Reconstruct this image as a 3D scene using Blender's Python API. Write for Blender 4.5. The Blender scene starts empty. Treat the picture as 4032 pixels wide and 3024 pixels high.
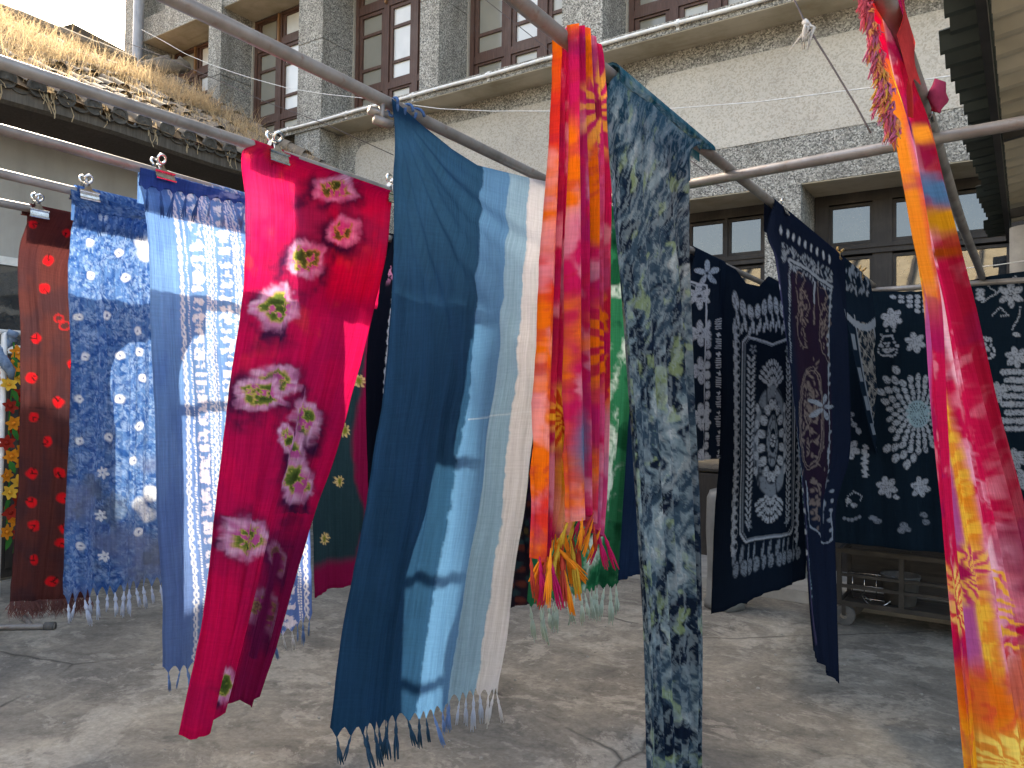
import bpy, bmesh, math, random
import numpy as np
from mathutils import Matrix, Vector

scene = bpy.context.scene
COL = scene.collection

# ------------------------------------------------------------------ camera, sky, sun, exposure
CAMZ = 1.55
FPX, CX, CY = 3063.0, 2016.0, 1512.0
_va = np.array([4050. - CX, -(1620. - CY), -FPX]); _va /= np.linalg.norm(_va)
_vb = np.array([-2600. - CX, -(1530. - CY), -FPX]); _vb /= np.linalg.norm(_vb)
_X = -(_vb - _va * (_va @ _vb)); _X /= np.linalg.norm(_X)
ROT = np.array([_X, _va, np.cross(_X, _va)])          # camera axes -> world (rows are world axes)
cam_d = bpy.data.cameras.new('camera'); cam = bpy.data.objects.new('camera', cam_d); COL.objects.link(cam)
cam_d.sensor_width = 36.0; cam_d.lens = 36.0 * FPX / 4032.0
cam_d.clip_start = 0.05; cam_d.clip_end = 500
m = Matrix([list(ROT[i]) + [0] for i in range(3)] + [[0, 0, 0, 1]]); m.translation = (0, 0, CAMZ)
cam.matrix_world = m
scene.camera = cam

SUN_AZ, SUN_EL = math.radians(66.2), math.radians(40.1)  # azimuth to the left of +Y
world = bpy.data.worlds.new('World'); scene.world = world; world.use_nodes = True
_n = world.node_tree.nodes; _bg = _n['Background']
_sky = _n.new('ShaderNodeTexSky'); _sky.sky_type = 'NISHITA'; _sky.sun_disc = False
_sky.sun_elevation = SUN_EL; _sky.sun_rotation = -SUN_AZ
_sky.dust_density = 5.0; _sky.air_density = 1.0; _sky.ozone_density = .4
world.node_tree.links.new(_sky.outputs[0], _bg.inputs[0]); _bg.inputs[1].default_value = 0.15
sun_d = bpy.data.lights.new('sun', 'SUN'); sun_d.energy = 2.0; sun_d.angle = math.radians(0.53); sun_d.color = (1, .93, .82)
sun = bpy.data.objects.new('sun', sun_d); COL.objects.link(sun)
_sd = Vector((-math.sin(SUN_AZ) * math.cos(SUN_EL), math.cos(SUN_AZ) * math.cos(SUN_EL), math.sin(SUN_EL)))
sun.rotation_euler = _sd.to_track_quat('Z', 'Y').to_euler(); sun.location = (-8, 4, 12)
scene.view_settings.view_transform = 'Standard'; scene.view_settings.look = 'None'
scene.view_settings.gamma = 1.0; scene.view_settings.exposure = 2.72
scene.view_settings.use_white_balance = True; scene.view_settings.white_balance_temperature = 7400; scene.view_settings.white_balance_tint = 8
scene.cycles.max_bounces = 7; scene.cycles.diffuse_bounces = 4; scene.cycles.glossy_bounces = 4
scene.cycles.transmission_bounces = 6; scene.cycles.use_denoising = True

# ------------------------------------------------------------------ photo pixel helpers (a pixel is only a direction)
S = 4032.0 / 2212.0                                    # notes were taken on a 2212-wide copy of the photograph
def ray(dx, dy):
    return ROT @ np.array([dx * S - CX, -(dy * S - CY), -FPX])
def on_x(p, x):
    d = ray(*p); t = x / d[0]; return np.array([x, d[1] * t, d[2] * t + CAMZ])
def on_y(p, y):
    d = ray(*p); t = y / d[1]; return np.array([d[0] * t, y, d[2] * t + CAMZ])
def on_z(p, z):
    d = ray(*p); t = (z - CAMZ) / d[2]; return np.array([d[0] * t, d[1] * t, z])
def project(P):
    q = (P - np.array([0, 0, CAMZ])) @ ROT
    return (CX + FPX * q[..., 0] / -q[..., 2]) / S, (CY - FPX * q[..., 1] / -q[..., 2]) / S

# ------------------------------------------------------------------ materials
def lin(r, g, b):
    f = lambda c: (c / 255 / 12.92) if c <= 10 else ((c / 255 + .055) / 1.055) ** 2.4
    return (f(r), f(g), f(b))
def L4(c): return (c[0], c[1], c[2], 1)
MATS = {}
class NT:
    def __init__(s, name):
        s.m = bpy.data.materials.new(name); s.m.use_nodes = True; s.t = s.m.node_tree; s.t.nodes.clear()
        s.out = s.t.nodes.new('ShaderNodeOutputMaterial')
    def n(s, typ, ins=None, **kw):
        nd = s.t.nodes.new('ShaderNode' + typ)
        for k, v in kw.items(): setattr(nd, k, v)
        for k, v in (ins or {}).items():
            sock = nd.inputs[k]
            if isinstance(v, bpy.types.NodeSocket): s.t.links.new(v, sock)
            elif isinstance(v, (tuple, list)) and len(v) == 3 and sock.type == 'RGBA': sock.default_value = L4(v)
            else: sock.default_value = v
        return nd
    def coord(s, which='Object'): return s.n('TexCoord').outputs[which]
    def pos(s): return s.n('NewGeometry').outputs['Position']
    def map(s, vec, scale=(1, 1, 1), rot=(0, 0, 0), loc=(0, 0, 0)):
        return s.n('Mapping', {'Vector': vec, 'Scale': scale, 'Rotation': rot, 'Location': loc}).outputs[0]
    def noise(s, vec, scale, detail=4, rough=.55, dist=0.):
        return s.n('TexNoise', {'Vector': vec, 'Scale': scale, 'Detail': detail, 'Roughness': rough, 'Distortion': dist}).outputs[0]
    def voro(s, vec, scale, feature='F1', out=0):
        return s.n('TexVoronoi', {'Vector': vec, 'Scale': scale}, feature=feature).outputs[out]
    def ramp(s, fac, stops, interp='LINEAR'):
        nd = s.n('ValToRGB', {'Fac': fac}); cr = nd.color_ramp; cr.interpolation = interp
        while len(cr.elements) < len(stops): cr.elements.new(.5)
        for e, (p, c) in zip(cr.elements, stops): e.position = p; e.color = L4(c) if len(c) == 3 else c
        return nd.outputs[0]
    def mix(s, fac, a, b, mode='MIX'):
        nd = s.n('Mix', data_type='RGBA', blend_type=mode)
        for k, v in ((0, fac), (6, a), (7, b)):
            if isinstance(v, bpy.types.NodeSocket): s.t.links.new(v, nd.inputs[k])
            elif isinstance(v, (tuple, list)): nd.inputs[k].default_value = L4(v)
            else: nd.inputs[k].default_value = v
        return nd.outputs[2]
    def math(s, op, a, b=0.):
        nd = s.n('Math', operation=op)
        for k, v in ((0, a), (1, b)):
            if isinstance(v, bpy.types.NodeSocket): s.t.links.new(v, nd.inputs[k])
            else: nd.inputs[k].default_value = v
        return nd.outputs[0]
    def bump(s, h, strength=.3, dist=.01):
        return s.n('Bump', {'Height': h, 'Strength': strength, 'Distance': dist}).outputs[0]
    def principled(s, col, rough=.7, metal=0., normal=None, spec=.5, **kw):
        ins = {'Base Color': col, 'Roughness': rough, 'Metallic': metal, 'Specular IOR Level': spec}
        if normal is not None: ins['Normal'] = normal
        ins.update(kw)
        nd = s.n('BsdfPrincipled', ins); s.t.links.new(nd.outputs[0], s.out.inputs[0]); return nd
def mat(name):
    def deco(fn):
        def get():
            if name not in MATS:
                t = NT(name); fn(t); MATS[name] = t.m
            return MATS[name]
        MATF[name] = get; return get
    return deco
MATF = {}
def M(name): return MATF[name]()

@mat('pebbledash')
def _(t):
    p = t.pos()
    v = t.voro(p, 88, out=1); big = t.noise(p, 1.1, 5, .6); d = t.voro(p, 88, out=0)
    g = t.n('SeparateColor', {'Color': v}).outputs[0]
    c = t.ramp(g, [(0, (.09, .086, .08)), (.3, (.23, .22, .195)), (.65, (.36, .34, .30)), (1, (.58, .55, .49))])
    c = t.mix(.55, c, t.ramp(big, [(.3, (.62, .6, .55)), (.7, (1, 1, 1))]), 'MULTIPLY')
    st = t.noise(t.map(p, (2.5, 2.5, .35)), 1.6, 4, .6)
    c = t.mix(t.ramp(st, [(.48, (0, 0, 0)), (.72, (.6, .6, .6))]), c, (.13, .115, .095))
    t.principled(c, .88, normal=t.bump(t.mix(.5, d, g), .8, .012), spec=.3)
@mat('plaster_beige')
def _(t):
    p = t.pos()
    a = t.noise(p, 1.3, 6, .6); f = t.noise(p, 70, 3, .7)
    c = t.ramp(a, [(.3, (.30, .27, .22)), (.7, (.44, .40, .33))])
    c = t.mix(.5, c, t.ramp(f, [(.35, (.55, .54, .52)), (.65, (1, 1, 1))]), 'MULTIPLY')
    t.principled(c, .9, normal=t.bump(f, .35, .006), spec=.25)
@mat('plaster_patch')
def _(t):
    p = t.pos()
    a = t.noise(p, .9, 6, .6); f = t.voro(p, 75, out=1); g = t.n('SeparateColor', {'Color': f}).outputs[0]
    c = t.ramp(a, [(.3, (.42, .375, .315)), (.7, (.54, .49, .415))])
    c = t.mix(.6, c, t.ramp(g, [(.0, (.55, .53, .5)), (.6, (1, 1, 1))]), 'MULTIPLY')
    t.principled(c, .9, normal=t.bump(g, .4, .005), spec=.25)
@mat('soffit_plaster')
def _(t):
    p = t.pos()
    a = t.noise(p, 1.6, 6, .65); b = t.noise(t.map(p, (.4, 3, 1)), 2.5, 4, .6)
    c = t.ramp(a, [(.3, (.34, .29, .20)), (.55, (.52, .46, .36)), (.8, (.58, .53, .43))])
    c = t.mix(t.ramp(b, [(.55, (0, 0, 0)), (.8, (.5, .5, .5))]), c, (.20, .15, .10))
    t.principled(c, .9, normal=t.bump(a, .2, .01), spec=.2)
def timber(name, a, b, rough=.55):
    @mat(name)
    def _(t):
        p = t.pos()
        g = t.noise(t.map(p, (14, 14, 1.2)), 4, 5, .6); w = t.noise(p, 3, 4, .6)
        c = t.ramp(g, [(.25, a), (.75, b)])
        c = t.mix(t.ramp(w, [(.5, (0, 0, 0)), (.8, (.35, .35, .35))]), c, (.16, .13, .11))
        t.principled(c, rough, normal=t.bump(g, .25, .004), spec=.35)
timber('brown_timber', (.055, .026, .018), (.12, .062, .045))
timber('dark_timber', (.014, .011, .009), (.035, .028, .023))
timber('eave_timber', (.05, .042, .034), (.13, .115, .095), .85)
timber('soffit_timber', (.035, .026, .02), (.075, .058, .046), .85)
timber('bare_timber', (.20, .10, .04), (.34, .18, .08))
def glass(name, base, rough=.06, spec=.6):
    @mat(name)
    def _(t):
        p = t.pos()
        a = t.noise(p, 2.2, 3, .5); w = t.noise(p, 5, 2, .4)
        c = t.mix(t.ramp(a, [(.35, (0, 0, 0)), (.7, (1, 1, 1))]), tuple(x * .82 for x in base), base)
        t.principled(c, rough, normal=t.bump(w, .03, .02), spec=spec, IOR=1.5)
glass('pane_papered', (.50, .48, .42), .12)
glass('pane_grey', (.27, .255, .21), .1)
glass('pane_sky', (.72, .71, .68), .1)  # pale base colour stands in for reflected sky
@mat('pane_mirror')
def _(t):
    p = t.pos(); w = t.noise(p, 2.6, 2, .4); d = t.noise(p, 9, 5, .6)
    n = t.principled(t.ramp(d, [(.4, (.03, .033, .036)), (.8, (.06, .06, .058))]), .02, normal=t.bump(w, .05, .02), spec=.7, IOR=1.8)
@mat('weathered_steel')
def _(t):
    p = t.pos(); a = t.noise(p, 5, 6, .65); b = t.noise(p, 28, 3, .6)
    c = t.ramp(a, [(.3, (.14, .12, .105)), (.55, (.24, .22, .205)), (.75, (.33, .31, .295))])
    c = t.mix(t.ramp(b, [(.6, (0, 0, 0)), (.75, (.6, .6, .6))]), c, (.15, .075, .04))
    t.principled(c, t.ramp(a, [(.3, (.5, .5, .5)), (.7, (.34, .34, .34))]), .35, normal=t.bump(b, .1, .002))
@mat('painted_white')
def _(t):
    p = t.pos(); a = t.noise(p, 9, 4, .6)
    t.principled(t.ramp(a, [(.3, (.58, .56, .52)), (.7, (.76, .75, .72))]), .5)
@mat('pipe_grey')
def _(t):
    p = t.pos(); a = t.noise(t.map(p, (4, 4, 1)), 3, 5, .6)
    c = t.ramp(a, [(.3, (.20, .21, .23)), (.6, (.32, .33, .36)), (.85, (.24, .17, .12))])
    t.principled(c, .5, .1)
@mat('chrome')
def _(t):
    a = t.noise(t.pos(), 60, 3, .5)
    t.principled(t.ramp(a, [(.3, (.42, .40, .38)), (.7, (.66, .65, .63))]), .22, 1.0)
@mat('brass')
def _(t):
    a = t.noise(t.pos(), 60, 3, .5)
    t.principled(t.ramp(a, [(.3, (.30, .18, .07)), (.7, (.58, .40, .18))]), .35, .8)
@mat('concrete_ground')
def _(t):
    p = t.pos()
    warp = t.n('MixRGB', {'Fac': .25, 'Color1': p, 'Color2': t.n('TexNoise', {'Vector': p, 'Scale': 1.2, 'Detail': 4}).outputs[1]}).outputs[0]
    big = t.noise(p, .55, 5, .6, .6); mid = t.noise(p, 2.4, 8, .68, .8); fine = t.noise(p, 45, 4, .7)
    c = t.ramp(mid, [(.28, (.13, .12, .107)), (.44, (.225, .208, .183)), (.56, (.295, .272, .235)), (.72, (.41, .375, .315))])
    c = t.mix(.75, c, t.ramp(big, [(.32, (.58, .58, .58)), (.62, (1.12, 1.07, .98))]), 'MULTIPLY')
    worn = t.noise(p, 1.15, 9, .74, .5)
    c = t.mix(t.ramp(worn, [(.53, (0, 0, 0)), (.56, (.6, .6, .6))]), c, (.43, .39, .325))
    sp = t.noise(t.map(p, (1, 1.6, 1), (0, 0, .5)), 4.2, 10, .72, .4); c = t.mix(t.ramp(sp, [(.56, (0, 0, 0)), (.585, (.40, .40, .40))]), c, (.45, .41, .345))
    dk = t.noise(t.map(p, (1, 1, 1), (0, 0, 1.1), (7, 3, 0)), 2.9, 9, .7, .3); c = t.mix(t.ramp(dk, [(.57, (0, 0, 0)), (.62, (.42, .42, .42))]), c, (.10, .094, .085))
    spk = t.noise(p, 22, 6, .7); c = t.mix(.7, c, t.ramp(spk, [(.35, (.72, .72, .72)), (.6, (1.06, 1.06, 1.06))]), 'MULTIPLY')
    c = t.mix(.55, c, t.ramp(fine, [(.3, (.6, .6, .6)), (.65, (1.05, 1.05, 1.05))]), 'MULTIPLY')
    e = t.n('TexVoronoi', {'Vector': warp, 'Scale': .62}, feature='DISTANCE_TO_EDGE').outputs[0]
    br = t.noise(p, 1.7, 3, .5)
    crack = t.math('MULTIPLY', t.ramp(e, [(.0, (1, 1, 1)), (.007, (0, 0, 0))]), t.ramp(br, [(.42, (0, 0, 0)), (.5, (1, 1, 1))]))
    c = t.mix(t.math('MULTIPLY', crack, .8), c, (.04, .037, .033))
    pit = t.voro(p, 7); c = t.mix(t.ramp(pit, [(.02, (.7, .7, .7)), (.05, (0, 0, 0))]), c, (.07, .065, .06))
    h = t.math('SUBTRACT', t.math('ADD', t.math('MULTIPLY', mid, .8), t.math('MULTIPLY', fine, .25)), crack)
    t.principled(c, .86, normal=t.bump(h, .45, .012), spec=.3)
@mat('concrete_pale')
def _(t):
    p = t.pos(); a = t.noise(p, 3, 7, .65); f = t.noise(p, 50, 3, .6)
    c = t.ramp(a, [(.3, (.22, .21, .19)), (.7, (.40, .38, .34))])
    t.principled(c, .9, normal=t.bump(f, .3, .006), spec=.25)
@mat('house_plaster')
def _(t):
    p = t.pos(); a = t.noise(p, 1.1, 6, .6); s = t.noise(t.map(p, (2, 2, .25)), 2.2, 5, .6)
    c = t.ramp(a, [(.3, (.29, .275, .25)), (.7, (.43, .41, .375))])
    c = t.mix(t.ramp(s, [(.5, (0, 0, 0)), (.8, (.5, .5, .5))]), c, (.22, .2, .17))
    t.principled(c, .9, normal=t.bump(a, .15, .01), spec=.25)
@mat('clay_tile')
def _(t):
    p = t.pos(); a = t.noise(p, 4, 5, .65); r = t.n('ObjectInfo').outputs['Random']
    c = t.ramp(a, [(.3, (.10, .085, .07)), (.55, (.20, .165, .13)), (.8, (.32, .27, .21))])
    c = t.mix(.6, c, t.ramp(r, [(0, (.6, .6, .6)), (1, (1.15, 1.08, 1.0))]), 'MULTIPLY')
    t.principled(c, .9, normal=t.bump(a, .4, .01), spec=.25)
@mat('clay_tile_dark')
def _(t):
    p = t.pos(); a = t.noise(p, 9, 5, .65)
    t.principled(t.ramp(a, [(.3, (.035, .032, .028)), (.7, (.11, .10, .085))]), .92, normal=t.bump(a, .5, .008), spec=.2)
@mat('roof_soil')
def _(t):
    p = t.pos(); a = t.noise(p, 6, 6, .7); f = t.noise(p, 40, 4, .7)
    c = t.ramp(a, [(.3, (.09, .06, .035)), (.6, (.22, .15, .09)), (.85, (.36, .27, .17))])
    t.principled(c, .95, normal=t.bump(f, .8, .02), spec=.1)
@mat('dry_grass')
def _(t):
    p = t.pos(); a = t.noise(p, 2.2, 4, .6); f = t.noise(p, 31, 2, .5)
    c = t.ramp(t.mix(.5, a, f), [(.3, (.30, .20, .11)), (.5, (.50, .38, .23)), (.7, (.66, .55, .38))])
    d = t.n('BsdfDiffuse', {'Color': c}); tr = t.n('BsdfTranslucent', {'Color': c})
    mx = t.n('MixShader', {0: .45, 1: d.outputs[0], 2: tr.outputs[0]}); t.t.links.new(mx.outputs[0], t.out.inputs[0])
@mat('dark_slab')
def _(t):
    p = t.pos(); a = t.noise(p, 2.2, 6, .65)
    t.principled(t.ramp(a, [(.3, (.035, .032, .03)), (.7, (.10, .09, .08))]), .9, normal=t.bump(a, .3, .02), spec=.2)
@mat('corrugated_dark')
def _(t):
    p = t.pos(); a = t.noise(p, 5, 5, .6)
    t.principled(t.ramp(a, [(.3, (.014, .020, .017)), (.7, (.04, .052, .045))]), .55, .2)
@mat('corrugated_pale')
def _(t):
    p = t.pos(); a = t.noise(p, 3, 5, .6)
    t.principled(t.ramp(a, [(.3, (.30, .27, .20)), (.7, (.46, .42, .33))]), .6, .1)
@mat('opposite_tile')
def _(t):
    p = t.pos(); a = t.noise(p, 3, 5, .6)
    t.principled(t.ramp(a, [(.3, (.34, .29, .19)), (.7, (.50, .44, .31))]), .85)
@mat('black_paint')
def _(t):
    p = t.pos(); a = t.noise(p, 8, 5, .6)
    t.principled(t.ramp(a, [(.3, (.02, .018, .016)), (.7, (.055, .05, .045))]), .5, .3)
@mat('rubber')
def _(t):
    p = t.pos(); a = t.noise(p, 12, 5, .6)
    t.principled(t.ramp(a, [(.3, (.06, .058, .055)), (.7, (.13, .125, .12))]), .8)
@mat('grey_plastic')
def _(t):
    p = t.pos(); a = t.noise(p, 6, 5, .6)
    t.principled(t.ramp(a, [(.3, (.10, .10, .095)), (.7, (.18, .18, .17))]), .55)
@mat('old_board')
def _(t):
    p = t.pos(); a = t.noise(t.map(p, (1, 8, 8)), 4, 5, .6)
    t.principled(t.ramp(a, [(.3, (.03, .026, .022)), (.7, (.07, .06, .05))]), .8)
@mat('white_wire_coat')
def _(t):
    a = t.noise(t.pos(), 20, 2, .5); t.principled(t.ramp(a, [(.3, (.55, .53, .5)), (.7, (.75, .74, .72))]), .5)
@mat('dark_wire_coat')
def _(t):
    a = t.noise(t.pos(), 20, 2, .5); t.principled(t.ramp(a, [(.3, (.04, .03, .03)), (.7, (.09, .06, .055))]), .6)
def felt(name, c, var=.7, tr=.35):
    @mat(name)
    def _(t):
        p = t.pos(); a = t.noise(p, 90, 3, .6); b = t.noise(p, 14, 3, .6)
        c2 = t.mix(t.mix(.5, a, b), tuple(x * var for x in c), tuple(min(1, x * (2 - var)) for x in c))
        d = t.n('BsdfDiffuse', {'Color': c2, 'Normal': t.bump(a, .4, .004)}); s = t.n('BsdfTranslucent', {'Color': c2})
        mx = t.n('MixShader', {0: tr, 1: d.outputs[0], 2: s.outputs[0]}); t.t.links.new(mx.outputs[0], t.out.inputs[0])
felt('felt_orange', (.75, .28, .03)); felt('felt_red', (.32, .03, .02)); felt('felt_yellow', (.8, .45, .06))
felt('felt_green', (.04, .18, .04)); felt('yarn_brown', (.10, .045, .03)); felt('rag_blue', (.22, .30, .42), .4)
felt('rag_white', (.62, .60, .57), .7)

def cloth_material(name, trans=.4, weave=900., crepe=0., rough_sheen=0.):
    """dyed cotton: the dye is stored per vertex, the weave, slubs and crepe lines come from nodes"""
    t = NT(name)
    dye = t.n('Attribute', attribute_name='dye').outputs[0]
    uv = t.n('Attribute', attribute_name='weave_uv').outputs[1]
    slub = t.noise(t.map(uv, (160, 9, 1)), 1., 3, .6); slub2 = t.noise(t.map(uv, (9, 160, 1)), 1., 3, .6)
    blot = t.noise(t.map(uv, (3, 2, 1)), 2., 5, .6)
    k = t.ramp(t.mix(.5, slub, slub2), [(.3, (.80, .80, .80)), (.7, (1.14, 1.14, 1.14))])
    c = t.mix(.8, dye, k, 'MULTIPLY')
    c = t.mix(.5, c, t.ramp(blot, [(.3, (.86, .86, .88)), (.7, (1.08, 1.08, 1.06))]), 'MULTIPLY')
    wr = t.noise(t.map(uv, (14, 3.2, 1)), 1., 4, .55, .6)
    h = t.math('ADD', t.math('MULTIPLY', wr, .9), t.math('MULTIPLY', slub, .25))
    if crepe:
        cr = t.noise(t.map(uv, (95, 1.6, 1)), 1., 3, .6)
        h = t.math('ADD', h, t.math('MULTIPLY', cr, crepe))
        c = t.mix(.55, c, t.ramp(cr, [(.35, (.78, .78, .78)), (.65, (1.12, 1.12, 1.12))]), 'MULTIPLY')
    nrm = t.bump(h, .8, .014)
    d = t.n('BsdfDiffuse', {'Color': c, 'Roughness': .6, 'Normal': nrm}); s = t.n('BsdfTranslucent', {'Color': c, 'Normal': nrm})
    mx = t.n('MixShader', {0: trans, 1: d.outputs[0], 2: s.outputs[0]})
    t.t.links.new(mx.outputs[0], t.out.inputs[0]); return t.m

# ------------------------------------------------------------------ mesh helpers
class MB:
    def __init__(s): s.v = []; s.f = []
    def add(s, vs, fs):
        b = len(s.v); s.v += [tuple(float(c) for c in v) for v in vs]; s.f += [tuple(b + i for i in f) for f in fs]; return s
    def box(s, x0, x1, y0, y1, z0, z1):
        x0, x1 = min(x0, x1), max(x0, x1); y0, y1 = min(y0, y1), max(y0, y1); z0, z1 = min(z0, z1), max(z0, z1)
        return s.add([(x0, y0, z0), (x1, y0, z0), (x1, y1, z0), (x0, y1, z0), (x0, y0, z1), (x1, y0, z1), (x1, y1, z1), (x0, y1, z1)],
                     [(0, 3, 2, 1), (4, 5, 6, 7), (0, 1, 5, 4), (1, 2, 6, 5), (2, 3, 7, 6), (3, 0, 4, 7)])
    def bar(s, a, b, w, h, up=(0, 0, 1)):
        a = Vector(a); b = Vector(b); d = (b - a).normalized(); u = Vector(up); sx = d.cross(u).normalized(); sz = sx.cross(d)
        q = []
        for p in (a, b):
            for i, j in ((-1, -1), (1, -1), (1, 1), (-1, 1)): q.append(p + sx * (w / 2 * i) + sz * (h / 2 * j))
        return s.add(q, [(0, 1, 2, 3), (7, 6, 5, 4), (0, 4, 5, 1), (1, 5, 6, 2), (2, 6, 7, 3), (3, 7, 4, 0)])
    def tube(s, pts, r, n=8, closed=False, caps=True):
        pts = [Vector([float(c) for c in p]) for p in pts]; N = len(pts); rr = r if isinstance(r, (list, tuple)) else [r] * N
        rings = []; prev = None
        for i, p in enumerate(pts):
            a = pts[(i - 1) % N] if (closed or i > 0) else p; b = pts[(i + 1) % N] if (closed or i < N - 1) else p
            d = (b - a).normalized()
            if prev is None:
                u = Vector((0, 0, 1)) if abs(d.z) < .9 else Vector((1, 0, 0))
                prev = d.cross(u).normalized()
            prev = (prev - d * prev.dot(d)).normalized(); w = d.cross(prev)
            rings.append([p + (prev * math.cos(2 * math.pi * k / n) + w * math.sin(2 * math.pi * k / n)) * rr[i] for k in range(n)])
        vs = [v for rg in rings for v in rg]; fs = []
        for i in range(N if closed else N - 1):
            j = (i + 1) % N
            for k in range(n): fs.append((i * n + k, i * n + (k + 1) % n, j * n + (k + 1) % n, j * n + k))
        if caps and not closed: fs += [tuple(range(n))[::-1], tuple((N - 1) * n + k for k in range(n))]
        return s.add(vs, fs)
    def lathe(s, prof, c=(0, 0, 0), n=20):
        vs = []; fs = []
        for r, z in prof:
            for k in range(n):
                a = 2 * math.pi * k / n; vs.append((c[0] + r * math.cos(a), c[1] + r * math.sin(a), c[2] + z))
        for i in range(len(prof) - 1):
            for k in range(n): fs.append((i * n + k, i * n + (k + 1) % n, (i + 1) * n + (k + 1) % n, (i + 1) * n + k))
        return s.add(vs, fs)
    def mesh(s, name, material, smooth=False):
        me = bpy.data.meshes.new(name); me.from_pydata(s.v, [], s.f); me.materials.append(material); me.update()
        if smooth: me.polygons.foreach_set('use_smooth', [True] * len(me.polygons))
        return me
    def build(s, name, material, parent=None, smooth=False, origin=None):
        a = np.array(s.v)
        if origin is None: origin = ((a[:, 0].min() + a[:, 0].max()) / 2, (a[:, 1].min() + a[:, 1].max()) / 2, a[:, 2].min())
        s.v = [tuple(r) for r in (a - np.array(origin))]
        if isinstance(material, str): material = M(material)
        o = bpy.data.objects.new(name, s.mesh(name, material, smooth)); o.location = origin
        link(o, parent); return o
def wloc(o):
    v = Vector(o.location); p = o.parent
    return v if p is None else v + wloc(p)       # no root is rotated or scaled
def link(o, parent=None):
    COL.objects.link(o)
    if parent is not None:
        o.parent = parent; o.location = Vector(o.location) - wloc(parent)
    return o
def inst(name, me, loc, parent=None, rot=(0, 0, 0), scale=(1, 1, 1)):
    o = bpy.data.objects.new(name, me); o.location = loc; o.rotation_euler = rot; o.scale = scale
    return link(o, parent)
def tag(o, label, cat, group=None):
    o['label'] = label; o['category'] = cat
    if group: o['group'] = group
    return o
def thing(name, label, cat, loc, group=None):
    o = bpy.data.objects.new(name, None); o.location = loc; o.empty_display_size = .1; COL.objects.link(o)
    return tag(o, label, cat, group)
def structure(o): o['kind'] = 'structure'; return o
def stuff(o): o['kind'] = 'stuff'; return o
rnd = random.Random(7)
# ------------------------------------------------------------------ the ground
g = MB(); N = 60
g.add([(-80, -80, 0), (80, -80, 0), (80, 80, 0), (-80, 80, 0)], [(0, 1, 2, 3)])
structure(g.build('ground', 'concrete_ground', origin=(0, 0, 0)))
st = MB(); st.box(-7.0, 7.0, 6.47, 7.6, 0.004, .10)
structure(st.build('doorstep_pavement', 'concrete_pale'))

# ------------------------------------------------------------------ the long grey building
YL, YP, YW, YWALL, YB = 6.60, 6.66, 7.24, 6.955, 7.51
ZLT, ZLB, ZLIN = 5.06, 4.945, 7.06                     # ledge top and bottom, upper lintel
bld = thing('main_building', 'long grey pebbledash building with brown casement windows between square pillars', 'building', (-3, 9, 0))
PX = [(-11.83, -11.36)] + [(a * YP, b * YP) for a, b in ((-1.451, -1.409), (-1.168, -1.102), (-.862, -.821), (-.583, -.515), (-.297, -.256), (0, .066), (.297, .338), (.6, .666))]
for i, (a, b) in enumerate(PX):
    p = MB(); y1 = 7.50
    cuts = [ZLT if i else 0, 6.105, 7.9, 9.7, 11.19]
    for z0, z1 in zip(cuts, cuts[1:]):
        p.box(a, b, YP, y1, z0 + .005, z1 - .005)
    p.box(a + .012, b - .012, YP + .012, y1 - .002, cuts[0] + .001, 11.18)
    p.build('pillar', 'pebbledash', bld)
w = MB(); w.box(-11.80, 7.0, 7.62, 15, 0, 11.19); w.build('wall_core', 'plaster_beige', bld)
w = MB(); w.box(-11.78, 7.0, 6.95, 7.62, 8.75, 11.19); w.build('upper_wall', 'pebbledash', bld)
w = MB(); w.box(-11.72, 7.2, 5.0, 15.1, 11.2, 11.42); w.box(-11.70, 7.2, 5.02, 5.3, 11.42, 12.5); w.box(-11.70, -11.4, 5.3, 15.1, 11.42, 12.5); w.build('unseen_eaves', 'plaster_beige', bld)  # out of view; overhang and parapet shaped to shade the poles and blue cloth
for (a0, a), (b, b1) in zip(PX, PX[1:]):                # lintel, spandrel wall and soffit of each bay
    l = MB(); l.box(a + .002, b - .002, YP + .03, 7.61, ZLIN + .006, ZLIN + .36); l.build('lintel', 'pebbledash', bld)
    l = MB(); l.box(a + .002, b - .002, YP + .035, 7.2, ZLIN, ZLIN + .006); l.build('bay_soffit', 'soffit_plaster', bld)
    l = MB(); l.box(a + .002, b - .002, 6.9, 7.61, ZLIN + .36, 8.75); l.build('spandrel', 'pebbledash', bld)
    l = MB(); l.box(a + .25, b - .1, 6.885, 6.9, ZLIN + .42, 8.6); l.build('spandrel_panel', 'plaster_patch', bld)
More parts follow.
